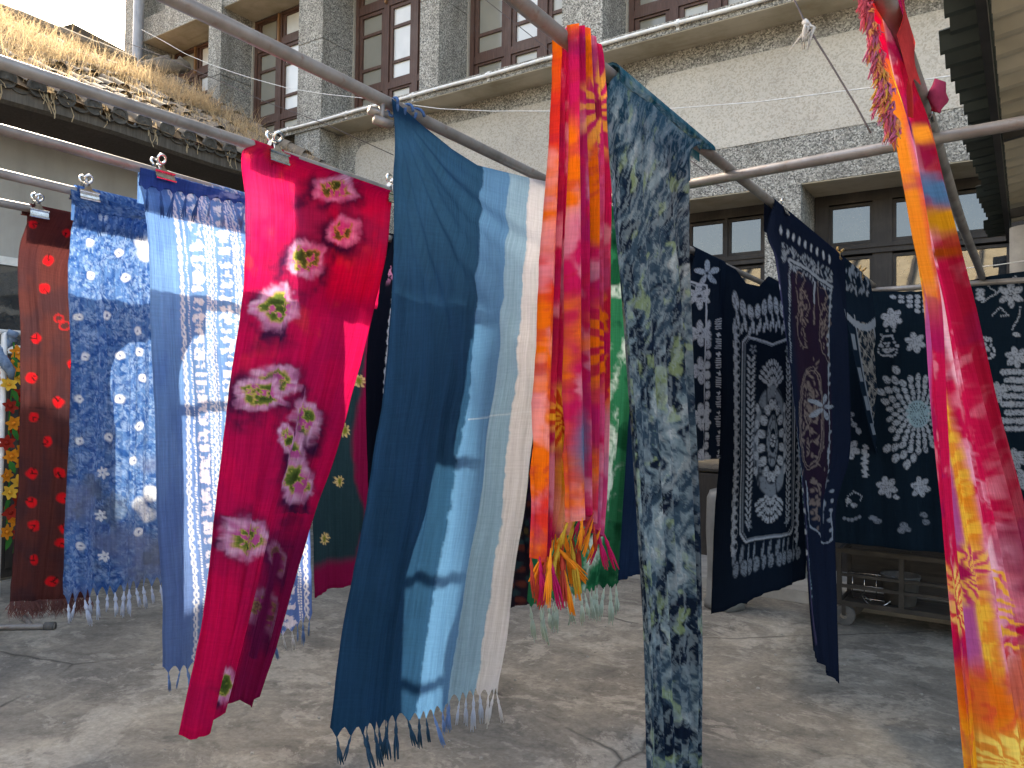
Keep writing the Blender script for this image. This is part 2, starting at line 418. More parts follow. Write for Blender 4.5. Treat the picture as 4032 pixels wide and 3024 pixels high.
# timber windows of the upper floor: one window per bay, three casement columns each
rows = [(5.13, 5.49, 0), (5.645, 5.835, 1), (5.872, 6.285, 1), (6.322, 6.54, 1), (6.72, 7.0, 2)]
for k, ((a0, a), (b, b1)) in enumerate(zip(PX, PX[1:])):
    y0, y1 = YW - .03, YW + .05
    f = MB(); f.box(a + .004, a + .075, y0, y1, ZLT + .004, ZLIN - .003); f.box(b - .075, b - .004, y0, y1, ZLT + .004, ZLIN - .003)
    wd = b - a - .15; pit = wd / 3; xs = [a + .075 + pit * i for i in range(4)]
    for z0, z1 in ((ZLT + .003, 5.11), (5.515, 5.60), (6.585, 6.69), (7.02, ZLIN - .002)): f.box(a + .075, b - .075, y0 + .006, y1, z0, z1)
    for x in xs[1:3]: f.box(x - .045, x + .045, y0 + .003, y1, 5.11, 7.02)
    win = f.build('window', 'brown_timber', bld)
    for ci in range(3):
        x0 = xs[ci] + (.045 if ci else 0) + .004; x1 = xs[ci + 1] - (.045 if ci < 2 else 0) - .004
        if ci == 1 and k in (2, 4): pass
        for zz0, zz1, sect in ((5.114, 5.512, (0,)), (5.603, 6.582, (1, 2, 3)), (6.693, 7.017, (4,))):
            c = MB(); s = .048
            yc0, yc1 = y0 + .022, y1 - .012
            op = 0.
            c.box(x0, x0 + s, yc0, yc1, zz0, zz1); c.box(x1 - s, x1, yc0, yc1, zz0, zz1)
            c.box(x0 + s, x1 - s, yc0, yc1, zz0, rows[sect[0]][0]); c.box(x0 + s, x1 - s, yc0, yc1, rows[sect[-1]][1], zz1)
            for q in sect[:-1]: c.box(x0 + s, x1 - s, yc0 + .006, yc1, rows[q][1], rows[q + 1][0])
            cas = c.build('casement', 'brown_timber', win)
            for q in sect:
                g_ = MB(); g_.box(x0 + s - .002, x1 - s + .002, yc0 + .028, yc0 + .034, rows[q][0] - .003, rows[q][1] + .003)
                mt = 'pane_grey' if ci == 0 else ('pane_sky' if (ci == 1 and q) else 'pane_papered')  # panes right of the first column paler, sky reflection in their colour
                g_.build('pane', mt, cas)
    if k < 3:
        bt = MB(); bt.box(xs[1] - .012, xs[1] + .012, y0 - .03, y0 + .002, 6.62, 7.04); bt.build('timber_batten', 'bare_timber', win)
    ed = MB(); ed.box(a + .0005, a + .02, y0 - .03, y0 + .005, ZLT + .002, ZLIN - .004); ed.build('plaster_reveal', 'plaster_beige', bld)
# ledge, its plaster underside, the white conduit along it
l = MB(); l.box(-8.9, 7.0, YL, 7.62, ZLB, ZLT); l.build('ledge', 'pebbledash', bld)
l = MB(); l.box(-7.25, 6.9, YL + .006, YWALL + .01, ZLB - .007, ZLB); l.build('ledge_soffit', 'soffit_plaster', bld)
c = MB(); zc = .524 * YL + CAMZ
c.tube([(-8.3 + i * .35, YL - .025, zc + .004 * math.sin(i * 1.7)) for i in range(43)], .019, 10)
cd = c.build('conduit', 'painted_white', bld, smooth=True)
for i in range(14):
    x = -7.9 + i * 1.05; k = MB(); k.tube([(x, YL - .025, zc), (x + .035, YL - .025, zc)], .025, 10); k.box(x, x + .03, YL - .003, YL - .0005, zc - .05, zc + .05)
    k.build('conduit_clip', 'painted_white', cd)
# ground-floor walls
w = MB(); w.box(-11.8, -9.9, YWALL, 7.62, 0, ZLB - .001); w.box(-7.76 - 2.1, -7.77, 7.3, 7.62, 0, ZLB - .001); w.build('wall', 'pebbledash', bld)
w = MB(); w.box(-7.765, -7.31, YL + .02, 7.62, 0, ZLB - .001); w.build('pilaster', 'pebbledash', bld)
w = MB(); w.box(-7.31, -4.3, YWALL, 7.62, .1, ZLB - .008); w.box(-4.3, 1.95, YWALL, 7.62, 3.502, ZLB - .008); w.box(1.95, 7.0, YWALL, 7.62, .1, ZLB - .008)
w.build('front_wall', 'pebbledash', bld)
w = MB(); w.box(-1.945, -1.638, YWALL - .004, 7.62, .1, 3.502); w.build('door_pillar', 'pebbledash', bld)
w = MB(); w.box(-4.29, -1.947, YWALL + .008, YB - .002, 3.492, 3.5015); w.box(-1.636, 1.94, YWALL + .008, YB - .002, 3.492, 3.5015); w.build('door_soffit', 'soffit_plaster', bld)
def rounded_panel(x0, x1, z0, z1, r, y0, y1, name):
    pts = []
    for cx, cz, a0 in ((x1 - r, z1 - r, 0), (x0 + r, z1 - r, 90), (x0 + r, z0 + r, 180), (x1 - r, z0 + r, 270)):
        for i in range(7):
            a = math.radians(a0 + 15 * i); j = 1 + .03 * math.sin(i * 2.1 + cx)
            pts.append((cx + r * j * math.cos(a), cz + r * j * math.sin(a)))
    n = len(pts); q = MB()
    q.add([(x, y0, z) for x, z in pts] + [(x, y1, z) for x, z in pts], [tuple(range(n))] + [(i, i + n, (i + 1) % n + n, (i + 1) % n) for i in range(n)])
    return q.build(name, 'plaster_patch', bld)
rounded_panel(-7.02, -3.55, 3.925, 4.755, .16, YWALL - .006, YWALL + .01, 'plaster_panel')
rounded_panel(-3.12, 6.8, 3.925, 4.735, .14, YWALL - .006, YWALL + .01, 'plaster_panel')
# timber door walls in the two ground-floor openings
def door_wall(xa, xb, cols, name):
    f = MB(); y0, y1 = YB - .06, YB + .05
    f.box(xa, xb, y0, y1, 3.40, 3.49)
    f.box(xa, xb, y0 - .02, y1, 2.93, 3.02); f.box(xa, xb, y0 - .035, y1, 2.975, 3.0)
    f.box(xa, xb, y0, y1, .1, .9)
    xs = [xa] + [c for ab in cols for c in ab] + [xb]
    for i in range(0, len(xs), 2): f.box(xs[i], xs[i + 1], y0 + .004, y1, .9, 3.40)
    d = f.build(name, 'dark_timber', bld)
    for c0, c1 in cols:
        for z0, z1 in ((3.03, 3.39), (1.9, 2.915), (.92, 1.86)):
            fr = MB(); s = .025
            fr.box(c0, c0 + s, y0 + .02, y1, z0, z1); fr.box(c1 - s, c1, y0 + .02, y1, z0, z1)
            fr.box(c0 + s, c1 - s, y0 + .02, y1, z0, z0 + s); fr.box(c0 + s, c1 - s, y0 + .02, y1, z1 - s, z1)
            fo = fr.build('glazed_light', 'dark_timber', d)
            p = MB(); p.box(c0 + s - .002, c1 - s + .002, y0 + .04, y0 + .046, z0 + s - .002, z1 - s + .002); p.build('pane', 'pane_mirror', fo)
door_wall(-4.28, -1.95, [(-4.2, -3.85), (-3.8, -3.4), (-3.25, -2.9), (-2.84, -2.475), (-2.445, -2.105)], 'door')
door_wall(-1.632, 1.94, [(-1.51, -1.145), (-.985, -.572), (-.542, -.12), (.05, .45), (.5, .9), (1.0, 1.4), (1.45, 1.85)], 'door')
# rain pipe at the corner
dp = MB(); dp.tube([(-11.28, 6.56, z) for z in (3.0, 5, 8, 11.19)], .075, 14); dpo = dp.build('rain_pipe', 'pipe_grey', bld, smooth=True)
for z in (6.35, 8.9):
    k = MB(); k.tube([(-11.28, 6.56, z), (-11.28, 6.56, z + .06)], .085, 14); k.box(-11.5, -11.28, 6.6, 6.63, z, z + .03); k.build('pipe_bracket', 'painted_white', dpo)

# ------------------------------------------------------------------ the old house on the left with its overgrown tile roof
house = thing('tiled_house', 'old low plastered house with clay tile roof overgrown with dry grass', 'house', (-9, 1.5, 0))
EX, EZ, SL = -6.5, 2.46 + CAMZ, .56                     # eave edge, its height, roof slope
RX = -10.45; RZ = EZ + SL * (EX - RX)
YE = 6.50                                              # gable verge
def roof(x, y, up=0.): return (x, y, EZ + SL * (EX - x) + up)
w = MB(); w.box(-7.5, -7.3, -3.5, 6.3, 0, 3.80); w.box(-13.5, -7.5, 6.1, 6.3, 0, 3.8); w.box(-13.7, -13.5, -3.5, 6.3, 0, 3.8); w.build('wall', 'house_plaster', house)
s_ = MB(); s_.add([(-6.56, -4, 3.86), (-7.32, -4, 3.80), (-7.32, YE - .02, 3.80), (-6.56, YE - .02, 3.86), (-6.56, -4, 3.9), (-7.6, -4, 3.9), (-7.6, YE - .02, 3.9), (-6.56, YE - .02, 3.9)],
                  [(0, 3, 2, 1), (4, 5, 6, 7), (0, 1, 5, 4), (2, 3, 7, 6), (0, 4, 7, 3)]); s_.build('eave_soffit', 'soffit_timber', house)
f_ = MB()
for i in range(22):                                    # weathered fascia, a little wavy
    ya, yb = -4 + i * .477, -4 + (i + 1) * .477
    za, zb = (.012 * math.sin(i * 1.3), .012 * math.sin((i + 1) * 1.3))
    f_.add([(-6.53, ya, 3.84 + za), (-6.53, yb, 3.84 + zb), (-6.53, yb, 3.955), (-6.53, ya, 3.955), (-6.58, ya, 3.82 + za), (-6.58, yb, 3.82 + zb), (-6.58, yb, 3.955), (-6.58, ya, 3.955)],
           [(0, 1, 2, 3), (0, 4, 5, 1), (4, 7, 6, 5)])
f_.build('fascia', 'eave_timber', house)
r_ = MB(); nx, ny = 34, 90; vs = []
for i in range(nx + 1):
    for j in range(ny + 1):
        x = EX + .02 + (RX - EX) * i / nx; y = -4 + (YE + 4) * j / ny
        vs.append(roof(x, y, -.03 + .025 * math.sin(i * 1.9 + j * .7) * math.sin(j * 1.1)))
r_.add(vs, [(i * (ny + 1) + j, (i + 1) * (ny + 1) + j, (i + 1) * (ny + 1) + j + 1, i * (ny + 1) + j + 1) for i in range(nx) for j in range(ny)])
rf = r_.build('roof', 'roof_soil', house)
b_ = MB(); b_.add([(RX, -4, RZ - .05), (RX, YE, RZ - .05), (-14.0, YE, 4.0), (-14.0, -4, 4.0)], [(0, 3, 2, 1)]); b_.build('rear_slope', 'roof_soil', house)
# one clay cover tile, laid down the slope
t_ = MB(); nseg = 6; q = []
for e, (r0, up) in enumerate(((.068, .012), (.058, 0))):
    for k in range(nseg + 1):
        a = math.pi * k / nseg; q.append((-.235 * e, r0 * math.cos(a), r0 * math.sin(a) * .9 + SL * .235 * e + up))
t_.add(q, [(k, k + 1, k + nseg + 2, k + nseg + 1) for k in range(nseg)])
tile_me = t_.mesh('cover_tile', M('clay_tile'), True)
d_ = MB(); d_.add([(.004, .072 * math.cos(2 * math.pi * k / 16), .072 * math.sin(2 * math.pi * k / 16)) for k in range(16)] + [(-.03, .072 * math.cos(2 * math.pi * k / 16), .072 * math.sin(2 * math.pi * k / 16)) for k in range(16)] +
        [(.004, .056 * math.cos(2 * math.pi * k / 16), .056 * math.sin(2 * math.pi * k / 16)) for k in range(16)] + [(-.006, .05 * math.cos(2 * math.pi * k / 16), .05 * math.sin(2 * math.pi * k / 16)) for k in range(16)] +
        [(-.006, .02 * math.cos(2 * math.pi * k / 16), .02 * math.sin(2 * math.pi * k / 16)) for k in range(16)] + [(.004, 0, 0)],
        [(k, (k + 1) % 16, (k + 1) % 16 + 16, k + 16) for k in range(16)] + [(k, k + 32, (k + 1) % 16 + 32, (k + 1) % 16) for k in range(16)] +
        [(k + 32, k + 48, (k + 1) % 16 + 48, (k + 1) % 16 + 32) for k in range(16)] + [(k + 48, k + 64, (k + 1) % 16 + 64, (k + 1) % 16 + 48) for k in range(16)] + [(k + 64, 80, (k + 1) % 16 + 64) for k in range(16)])
disc_me = d_.mesh('eave_tile', M('clay_tile_dark'))
pan_me = None
pm = MB(); q = []
for e in (0, 1):
    for k in range(7):
        a = math.pi * k / 6; q.append((.0 if not e else -.12, .075 * math.cos(a), -.05 * math.sin(a)))
for k in range(7):
    a = math.pi * k / 6; q.append((.0, .075 * math.cos(a), -.05 * math.sin(a) + .014))
pm.add(q, [(k, k + 1, k + 8, k + 7) for k in range(6)] + [(k, k + 14, k + 15, k + 1) for k in range(6)])
pan_me = pm.mesh('drip_tile', M('clay_tile_dark'))
PIT = .222; rest = MB(); count = 0
ys = [YE - .2 - PIT * k for k in range(46)]
for k, y in enumerate(ys):
    vis = y > 2.55
    jz = rnd.uniform(-.012, .012)
    if vis:
        o = inst('eave_tile', disc_me, (EX + .005, y, EZ - .012 + jz), house); o.rotation_euler = (rnd.uniform(0, 6), rnd.uniform(-.12, .12), rnd.uniform(-.1, .1))
        inst('drip_tile', pan_me, (EX + rnd.uniform(-.02, .02), y - PIT / 2, EZ - .045 + jz), house, (rnd.uniform(-.1, .1), 0, 0))
    for i in range(16):
        x = EX - .215 * i
        if rnd.random() < .12 and i > 2: continue
        z = roof(x, y)[2] + rnd.uniform(-.03, .006) - (.02 if i > 3 else 0)
        if vis and count < 262:
            inst('cover_tile', tile_me, (x, y + rnd.uniform(-.012, .012), z), house, (0, rnd.uniform(-.06, .06), rnd.uniform(-.08, .08))); count += 1
        else:
            rest.add([(a + x, b + y, c + z) for a, b, c in q_t] if False else [(v.co.x + x, v.co.y + y, v.co.z + z) for v in tile_me.vertices], [tuple(p.vertices) for p in tile_me.polygons])
stuff(rest.build('distant_cover_tiles', 'clay_tile', house, smooth=True))
# verge tiles along the gable edge, larger
vt = MB(); q = []
for e, (r0, up) in enumerate(((.088, .014), (.078, 0))):
    for k in range(9):
        a = math.pi * (k / 8 * 1.2 - .1); q.append((-.30 * e, r0 * math.cos(a), r0 * math.sin(a) + SL * .30 * e + up))
vt.add(q, [(k, k + 1, k + 10, k + 9) for k in range(8)])
verge_me = vt.mesh('verge_tile', M('clay_tile'), True)
for i in range(14):
    inst('verge_tile', verge_me, (EX - .28 * i, YE - .03 + rnd.uniform(-.012, .012), roof(EX - .28 * i, 0)[2] + .035 + rnd.uniform(-.01, .01)), house, (0, rnd.uniform(-.04, .04), rnd.uniform(-.05, .05)))
rd = MB()
for i in range(20): rd.tube([(RX, -4 + i * .5, RZ + .05), (RX, -4 + i * .5 + .52, RZ + .04)], .10, 10)
rd.build('ridge', 'clay_tile', house)
fin = MB(); fin.tube([(RX + .2, 6.3, RZ + .05), (RX + .1, 6.75, RZ + .25), (RX + .05, 7.2 - .55, RZ + .30)], [.10, .095, .09], 10)
fin.tube([(-10.55, 6.2, RZ + .06), (-10.42, 6.55, RZ + .28)], [.085, .08], 10); fin.build('ridge_end_tile', 'clay_tile', house, smooth=True)
# white framed window and dark door in the house wall
x = -7.295
hw = MB(); hw.box(x, x + .05, 2.85, 2.93, 1.93, 2.75); hw.box(x, x + .05, 3.87, 3.95, 1.93, 2.75); hw.box(x, x + .05, 2.93, 3.87, 2.68, 2.75); hw.box(x, x + .05, 2.93, 3.87, 1.93, 2.0); hw.box(x, x + .05, 3.27, 3.33, 2.0, 2.68)
hwo = hw.build('window', 'painted_white', house)
for ya, yb in ((2.93, 3.27), (3.33, 3.87)):
    p = MB(); p.box(x + .01, x + .018, ya, yb, 2.0, 2.68); p.build('pane', 'pane_mirror', hwo)
dr = MB(); dr.box(x, x + .04, 2.85, 3.95, .02, 1.92); dro = dr.build('door', 'dark_timber', house)
for k in range(4):
    p = MB(); p.box(x + .04, x + .055, 2.9 + .26 * k, 3.12 + .26 * k, .1, 1.85); p.build('door_plank', 'dark_timber', dro)
# dry grass on the roof: nobody could count it
gr = MB()
def blade(base, h, bend, az, wd):
    dx, dy = math.cos(az), math.sin(az); n = 5; p = np.array(base, float); pts = [p.copy()]; th = rnd.uniform(0, .3)
    for i in range(n):
        th += bend / n; p = p + h / n * np.array([dx * math.sin(th), dy * math.sin(th), math.cos(th)]); pts.append(p.copy())
    nx_, ny_ = -dy, dx; v = []
    for i, q_ in enumerate(pts):
        ww = wd * (1 - i / (n + .3)); v += [(q_[0] + nx_ * ww, q_[1] + ny_ * ww, q_[2]), (q_[0] - nx_ * ww, q_[1] - ny_ * ww, q_[2])]
    gr.add(v, [(2 * i, 2 * i + 1, 2 * i + 3, 2 * i + 2) for i in range(n)])
for k in range(560):
    d = rnd.random(); y = rnd.uniform(2.3, YE - .12); x = EX - .15 - (EX - RX - .1) * d ** .8
    patch = math.sin(x * 2.1 + 1.3) + math.sin(y * 2.3 + x * .7)
    tall = patch > .0 and rnd.random() < .75
    if not tall and rnd.random() < .25: continue
    n = 30 if tall else 16; az0 = rnd.uniform(0, 6.28)
    for j in range(n):
        bx, by = x + rnd.gauss(0, .10), y + rnd.gauss(0, .12)
        if bx > EX - .04 or by > YE: continue
        h = rnd.uniform(.14, .44) if tall else rnd.uniform(.05, .17)
        blade(roof(bx, by, -.03), h, rnd.uniform(.3, 2.3), az0 + rnd.gauss(0, .9), rnd.uniform(.003, .0055))
for k in range(16):                                    # stalks hanging over the eave
    y = rnd.uniform(2.6, YE - .3)
    for j in range(5):
        by = y + rnd.gauss(0, .03); p0 = np.array([EX - .02, by, EZ + .03]); pts = [p0]
        ln = rnd.uniform(.06, .26)
        for i in range(4): pts.append(pts[-1] + np.array([.012, rnd.gauss(0, .018), -ln / 4]))
        v = []
        for p in pts: v += [(p[0], p[1] - .004, p[2]), (p[0], p[1] + .004, p[2])]
        gr.add(v, [(2 * i, 2 * i + 1, 2 * i + 3, 2 * i + 2) for i in range(4)])
go = gr.build('dry_grass', 'dry_grass'); tag(go, 'tufts of dry golden grass growing over the old tile roof', 'grass'); stuff(go)

# ------------------------------------------------------------------ gabled dark slab roof beyond the ridge
gb = thing('gabled_shed', 'dark gabled parapet roof rising behind the overgrown ridge', 'building', (-13.3, 6.9, 0))
def gp(p, x): return on_x((p[0] / S, p[1] / S), x)
A, B, C_ = gp((150, 130), -12.3), gp((287, 92), -12.3), gp((560, 235), -12.3)
rr = MB(); th = .42
for P, Q in ((A, B), (B, C_)):
    v = []
    for x in (0, -1.6):
        for p in (P, Q): v += [(p[0] + x, p[1], p[2]), (p[0] + x, p[1], p[2] - th)]
    rr.add(v, [(0, 2, 3, 1), (4, 5, 7, 6), (0, 4, 6, 2), (1, 3, 7, 5), (0, 1, 5, 4), (2, 6, 7, 3)])
rr.build('roof', 'dark_slab', gb)
ww = MB(); ww.box(-13.8, -12.4, A[1] + .1, C_[1] - .1, 0, A[2] - th - .3); ww.build('wall', 'house_plaster', gb)

# ------------------------------------------------------------------ corrugated awning on the right
aw = thing('corrugated_awning', 'dark corrugated sheet awning with scalloped edge held on a round post', 'awning', (1.0, 5, 0))
AX, AZ = -.245, 1.35 + CAMZ
def corrugated(x0, x1, z0, slope, y0, y1, pitch, amp, thick, ragged=0.):
    n = int((y1 - y0) / pitch * 8); q = MB(); v = []
    for i in range(n + 1):
        y = y0 + (y1 - y0) * i / n; ph = (y - y0) / pitch
        h = amp * math.cos(2 * math.pi * ph)
        xx = x0 + ragged * (math.floor(ph) * 7.13 % 1 - .5)
        for x in (xx, x1): v += [(x, y, z0 + slope * (x - x0) + h), (x, y, z0 + slope * (x - x0) + h - thick)]
    f = []
    for i in range(n):
        a, b = 4 * i, 4 * i + 4
        f += [(a, a + 2, b + 2, b), (a + 1, b + 1, b + 3, a + 3), (a, b, b + 1, a + 1), (a + 2, a + 3, b + 3, b + 2)]
    return q.add(v, f)
corrugated(AX, -.10, AZ, .10, 2.0, 6.9, .146, .03, .004, .05).build('edge_sheet', 'corrugated_dark', aw)
corrugated(-.135, 2.6, AZ + .075, .16, 2.0, 6.92, .19, .024, .004).build('roof_sheet', 'corrugated_pale', aw)
bm_ = MB(); bm_.box(-.135, -.105, 2.0, 6.9, AZ - .075, AZ - .035); bm_.build('eave_beam', 'black_paint', aw)
for y in (2.6, 4.4, 6.2):
    q = MB(); q.bar((-.1, y, AZ - .02), (2.6, y, AZ + .40), .04, .06); q.build('rafter', 'black_paint', aw)
for x, y in ((.0, 5.95), (2.5, 5.95), (2.5, 2.2)):
    q = MB(); q.lathe([(.10, 0), (.10, AZ - .17 + max(0, x) * .13)], (x, y, 0), 24); q.lathe([(.14, 0), (.14, .12), (.10, .14)], (x, y, 0), 24); q.build('post', 'concrete_pale', aw, smooth=True)

# ------------------------------------------------------------------ the sunlit house across the yard, seen only as a reflection in the panes
oh = thing('opposite_house', 'house with pale ribbed roof facing the long grey building across the yard', 'house', (-2, -10, 0))
q = MB(); q.box(-12, 8, -14, -8, 0, 4.2); q.build('wall', 'house_plaster', oh)
q = MB(); q.add([(-12.5, -7.4, 4.1), (8.5, -7.4, 4.1), (8.5, -11, 6.6), (-12.5, -11, 6.6), (8.5, -14.6, 4.1), (-12.5, -14.6, 4.1)], [(0, 1, 2, 3), (3, 2, 4, 5)]); q.build('roof', 'opposite_tile', oh)
for i in range(27):
    x = -12.3 + i * .8; q = MB(); q.tube([(x, -7.4, 4.14), (x, -11, 6.64)], .06, 6); q.build('roof_rib', 'dark_slab', oh)
# ------------------------------------------------------------------ drying poles
ZP = 2.40; PR = .018
POLE = {1: -2.155, 2: -2.733, 3: -3.2385, 4: -3.7315, 5: -1.517, 6: -.888, 7: -.2465}
PLAB = {1: 'pink tie-dye cloth', 2: 'blue striped cloth', 3: 'speckled blue cloth', 4: 'brown dotted cloth', 5: 'graded blue cloth', 6: 'orange scarf', 7: 'red fringed cloth'}
for k, x in POLE.items():
    q = MB(); n = 16; y0, y1 = -1.2, 5.80
    q.tube([(x + .004 * math.sin(i * .9 + k), y0 + (y1 - y0) * i / n, ZP + (.006 * math.sin(i * .7 + k * 2) if 0 < i < n else 0)) for i in range(n + 1)], PR * (1.15 if k == 7 else 1.), 14)
    tag(q.build('drying_pole', 'weathered_steel', smooth=True), 'weathered steel pole overhead carrying the ' + PLAB[k], 'pole', 'parallel drying poles')
q = MB(); q.tube([(-1.62, 2.762, ZP - .036), (-.55, 2.655, ZP - .036), (.9, 2.51, ZP - .036), (2.4, 2.36, ZP - .036)], .0185, 14)
tag(q.build('cross_pole', 'weathered_steel', smooth=True), 'steel cross pole welded under the drying poles near the red fringed cloth', 'pole')
q = MB(); q.tube([(-4.2, 5.80, ZP - .036), (-1, 5.78, ZP - .036), (2.5, 5.70, ZP - .036)], .0185, 14)
tag(q.build('cross_pole', 'weathered_steel', smooth=True), 'pale steel cross pole where the drying poles end by the timber doors', 'pole')

# ------------------------------------------------------------------ numpy noise and dye painting
def _hash(ix, iy, seed):
    n = (ix.astype(np.int64) * 374761393 + iy.astype(np.int64) * 668265263 + seed * 974634777) & 0x7fffffff
    n = ((n ^ (n >> 13)) * 1274126177) & 0x7fffffff
    return ((n ^ (n >> 16)) & 0xffff) / 65535.0
def vn(x, y, seed=0):
    ix, iy = np.floor(x), np.floor(y); fx, fy = x - ix, y - iy
    fx, fy = fx * fx * (3 - 2 * fx), fy * fy * (3 - 2 * fy)
    a, b, c, d = _hash(ix, iy, seed), _hash(ix + 1, iy, seed), _hash(ix, iy + 1, seed), _hash(ix + 1, iy + 1, seed)
    return (a * (1 - fx) + b * fx) * (1 - fy) + (c * (1 - fx) + d * fx) * fy
def fbm(x, y, seed=0, o=4, g=.5):
    s = 0; a = 1; t = 0
    for i in range(o): s = s + a * vn(x * 2 ** i + 17.3 * i, y * 2 ** i - 9.1 * i, seed + i); t += a; a *= g
    return s / t
def cellf(x, y, seed=0):
    ix, iy = np.floor(x), np.floor(y); d1 = np.full(x.shape, 9.); d2 = d1.copy(); idv = np.zeros(x.shape)
    for i in (-1, 0, 1):
        for j in (-1, 0, 1):
            cx, cy = ix + i, iy + j; hx, hy = _hash(cx, cy, seed), _hash(cx, cy, seed + 5)
            d = np.hypot(cx + hx - x, cy + hy - y); n = d < d1
            d2 = np.where(n, d1, np.minimum(d2, d)); idv = np.where(n, hx, idv); d1 = np.where(n, d, d1)
    return d1, d2, idv
def ss(a, b, x):
    t = np.clip((x - a) / (b - a), 0, 1); return t * t * (3 - 2 * t)
def alb(r, g, b, k=.9): return np.minimum(np.array(lin(r, g, b)) * k, .86)
class Dye:
    def __init__(s, x, y, base): s.x = x; s.y = y; s.c = np.ones(x.shape + (3,)) * np.array(base)
    def blend(s, m, c): s.c += np.clip(m, 0, 1)[..., None] * (np.array(c) - s.c)
    def near(s, cx, cy, r): return (np.abs(s.x - cx) < r) & (np.abs(s.y - cy) < r)
    def ell(s, cx, cy, rx, ry, ang=0., c=(.6, .6, .6), soft=.15, crack=.0, seed=0, pw=2.):
        w = s.near(cx, cy, max(rx, ry) * 1.6)
        if not w.any(): return
        x, y = s.x[w] - cx, s.y[w] - cy; ca, sa = math.cos(ang), math.sin(ang)
        u, v = (x * ca + y * sa) / rx, (-x * sa + y * ca) / ry
        d = (np.abs(u) ** pw + np.abs(v) ** pw) ** (1 / pw)
        m = 1 - ss(1 - soft, 1 + soft, d)
        if crack:
            a, b, _ = cellf(u * 1.7 + cx, v * 1.7 + cy, seed); m = m * (1 - crack * (1 - ss(.02, .16, b - a)))
        k = np.zeros(s.x.shape); k[w] = m; s.blend(k, c)
    def line(s, pts, wd, c, dash=0.):
        for (x0, y0), (x1, y1) in zip(pts, pts[1:]):
            L = math.hypot(x1 - x0, y1 - y0); cx, cy = (x0 + x1) / 2, (y0 + y1) / 2; w = s.near(cx, cy, L / 2 + wd * 2)
            if not w.any() or L < 1e-9: continue
            x, y = s.x[w], s.y[w]; t = np.clip(((x - x0) * (x1 - x0) + (y - y0) * (y1 - y0)) / L / L, 0, 1)
            d = np.hypot(x - x0 - t * (x1 - x0), y - y0 - t * (y1 - y0)); m = 1 - ss(wd * .6, wd * 1.2, d)
            if dash: m = m * (np.sin(t * L / dash * 2 * math.pi) > -.5)
            k = np.zeros(s.x.shape); k[w] = m; s.blend(k, c)
    def petals(s, cx, cy, n, r0, ln, wd, c, rot=0., crack=.7, ax=1., ay=1.):
        for i in range(n):
            a = rot + 2 * math.pi * i / n
            s.ell(cx + ax * math.cos(a) * (r0 + ln / 2), cy + ay * math.sin(a) * (r0 + ln / 2), ln / 2 * (ax + ay) / 2, wd / 2 * (ax + ay) / 2, math.atan2(ay * math.sin(a), ax * math.cos(a)), c, .12, crack, i)
    def sunburst(s, cx, cy, r, c1, c2, n=14, seed=0, ax=1., ay=1., hole=.18, chole=None):
        w = s.near(cx, cy, r * 1.6 * max(ax, ay))
        if not w.any(): return
        x, y = (s.x[w] - cx) / ax, (s.y[w] - cy) / ay; d = np.hypot(x, y) / r; a = np.arctan2(y, x)
        rays = .5 + .5 * np.sin(a * n + 2.2 * vn(d * 4, a * 2, seed)); lim = .75 + .4 * vn(np.cos(a) * 4 + 7, np.sin(a) * 4, seed + 3)
        m = 1 - ss(lim * .6, lim * 1.1, d)
        col = np.array(c1)[None] * (1 - ss(.35, .7, rays))[:, None] + np.array(c2)[None] * ss(.35, .7, rays)[:, None]
        if chole is not None:
            h = (1 - ss(hole * .7, hole * 1.2, d))[:, None]; col = col * (1 - h) + np.array(chole) * h
        k = np.zeros(s.x.shape); k[w] = m; cc = s.c.copy(); cc[w] = col; s.c += k[..., None] * (cc - s.c)

# ------------------------------------------------------------------ hanging cloth: control rows traced on the photograph, placed on the pole they hang from
def resample(P, n):
    P = np.asarray(P, float); L = np.r_[0, np.cumsum(np.linalg.norm(np.diff(P, axis=0), axis=1))]; t = np.linspace(0, L[-1], n)
    return np.stack([np.interp(t, L, P[:, k]) for k in range(3)], 1)
def hermite(rows, ts, t):
    rows = np.asarray(rows); ts = np.asarray(ts); n = len(ts)
    tan = np.zeros_like(rows)
    for i in range(n):
        a, b = max(i - 1, 0), min(i + 1, n - 1); tan[i] = (rows[b] - rows[a]) / (ts[b] - ts[a])
    out = np.zeros((len(t),) + rows.shape[1:])
    for j, x in enumerate(t):
        i = min(max(np.searchsorted(ts, x) - 1, 0), n - 2); h = ts[i + 1] - ts[i]; s = (x - ts[i]) / h
        out[j] = (2 * s ** 3 - 3 * s * s + 1) * rows[i] + (s ** 3 - 2 * s * s + s) * h * tan[i] + (-2 * s ** 3 + 3 * s * s) * rows[i + 1] + (s ** 3 - s * s) * h * tan[i + 1]
    return out
def folds(nu_f, amp, seed):
    r = random.Random(seed); W = [(f * r.uniform(.8, 1.2), r.uniform(0, 6.28), r.uniform(-1.2, 1.2), a) for f, a in nu_f]
    def fn(U, V):
        s = 0
        for f, p, d, a in W: s = s + a * np.sin(2 * math.pi * f * U + p + d * V * 2 + .7 * np.sin(3 * V + p))
        return amp * s
    return fn
CLOTHS = {}
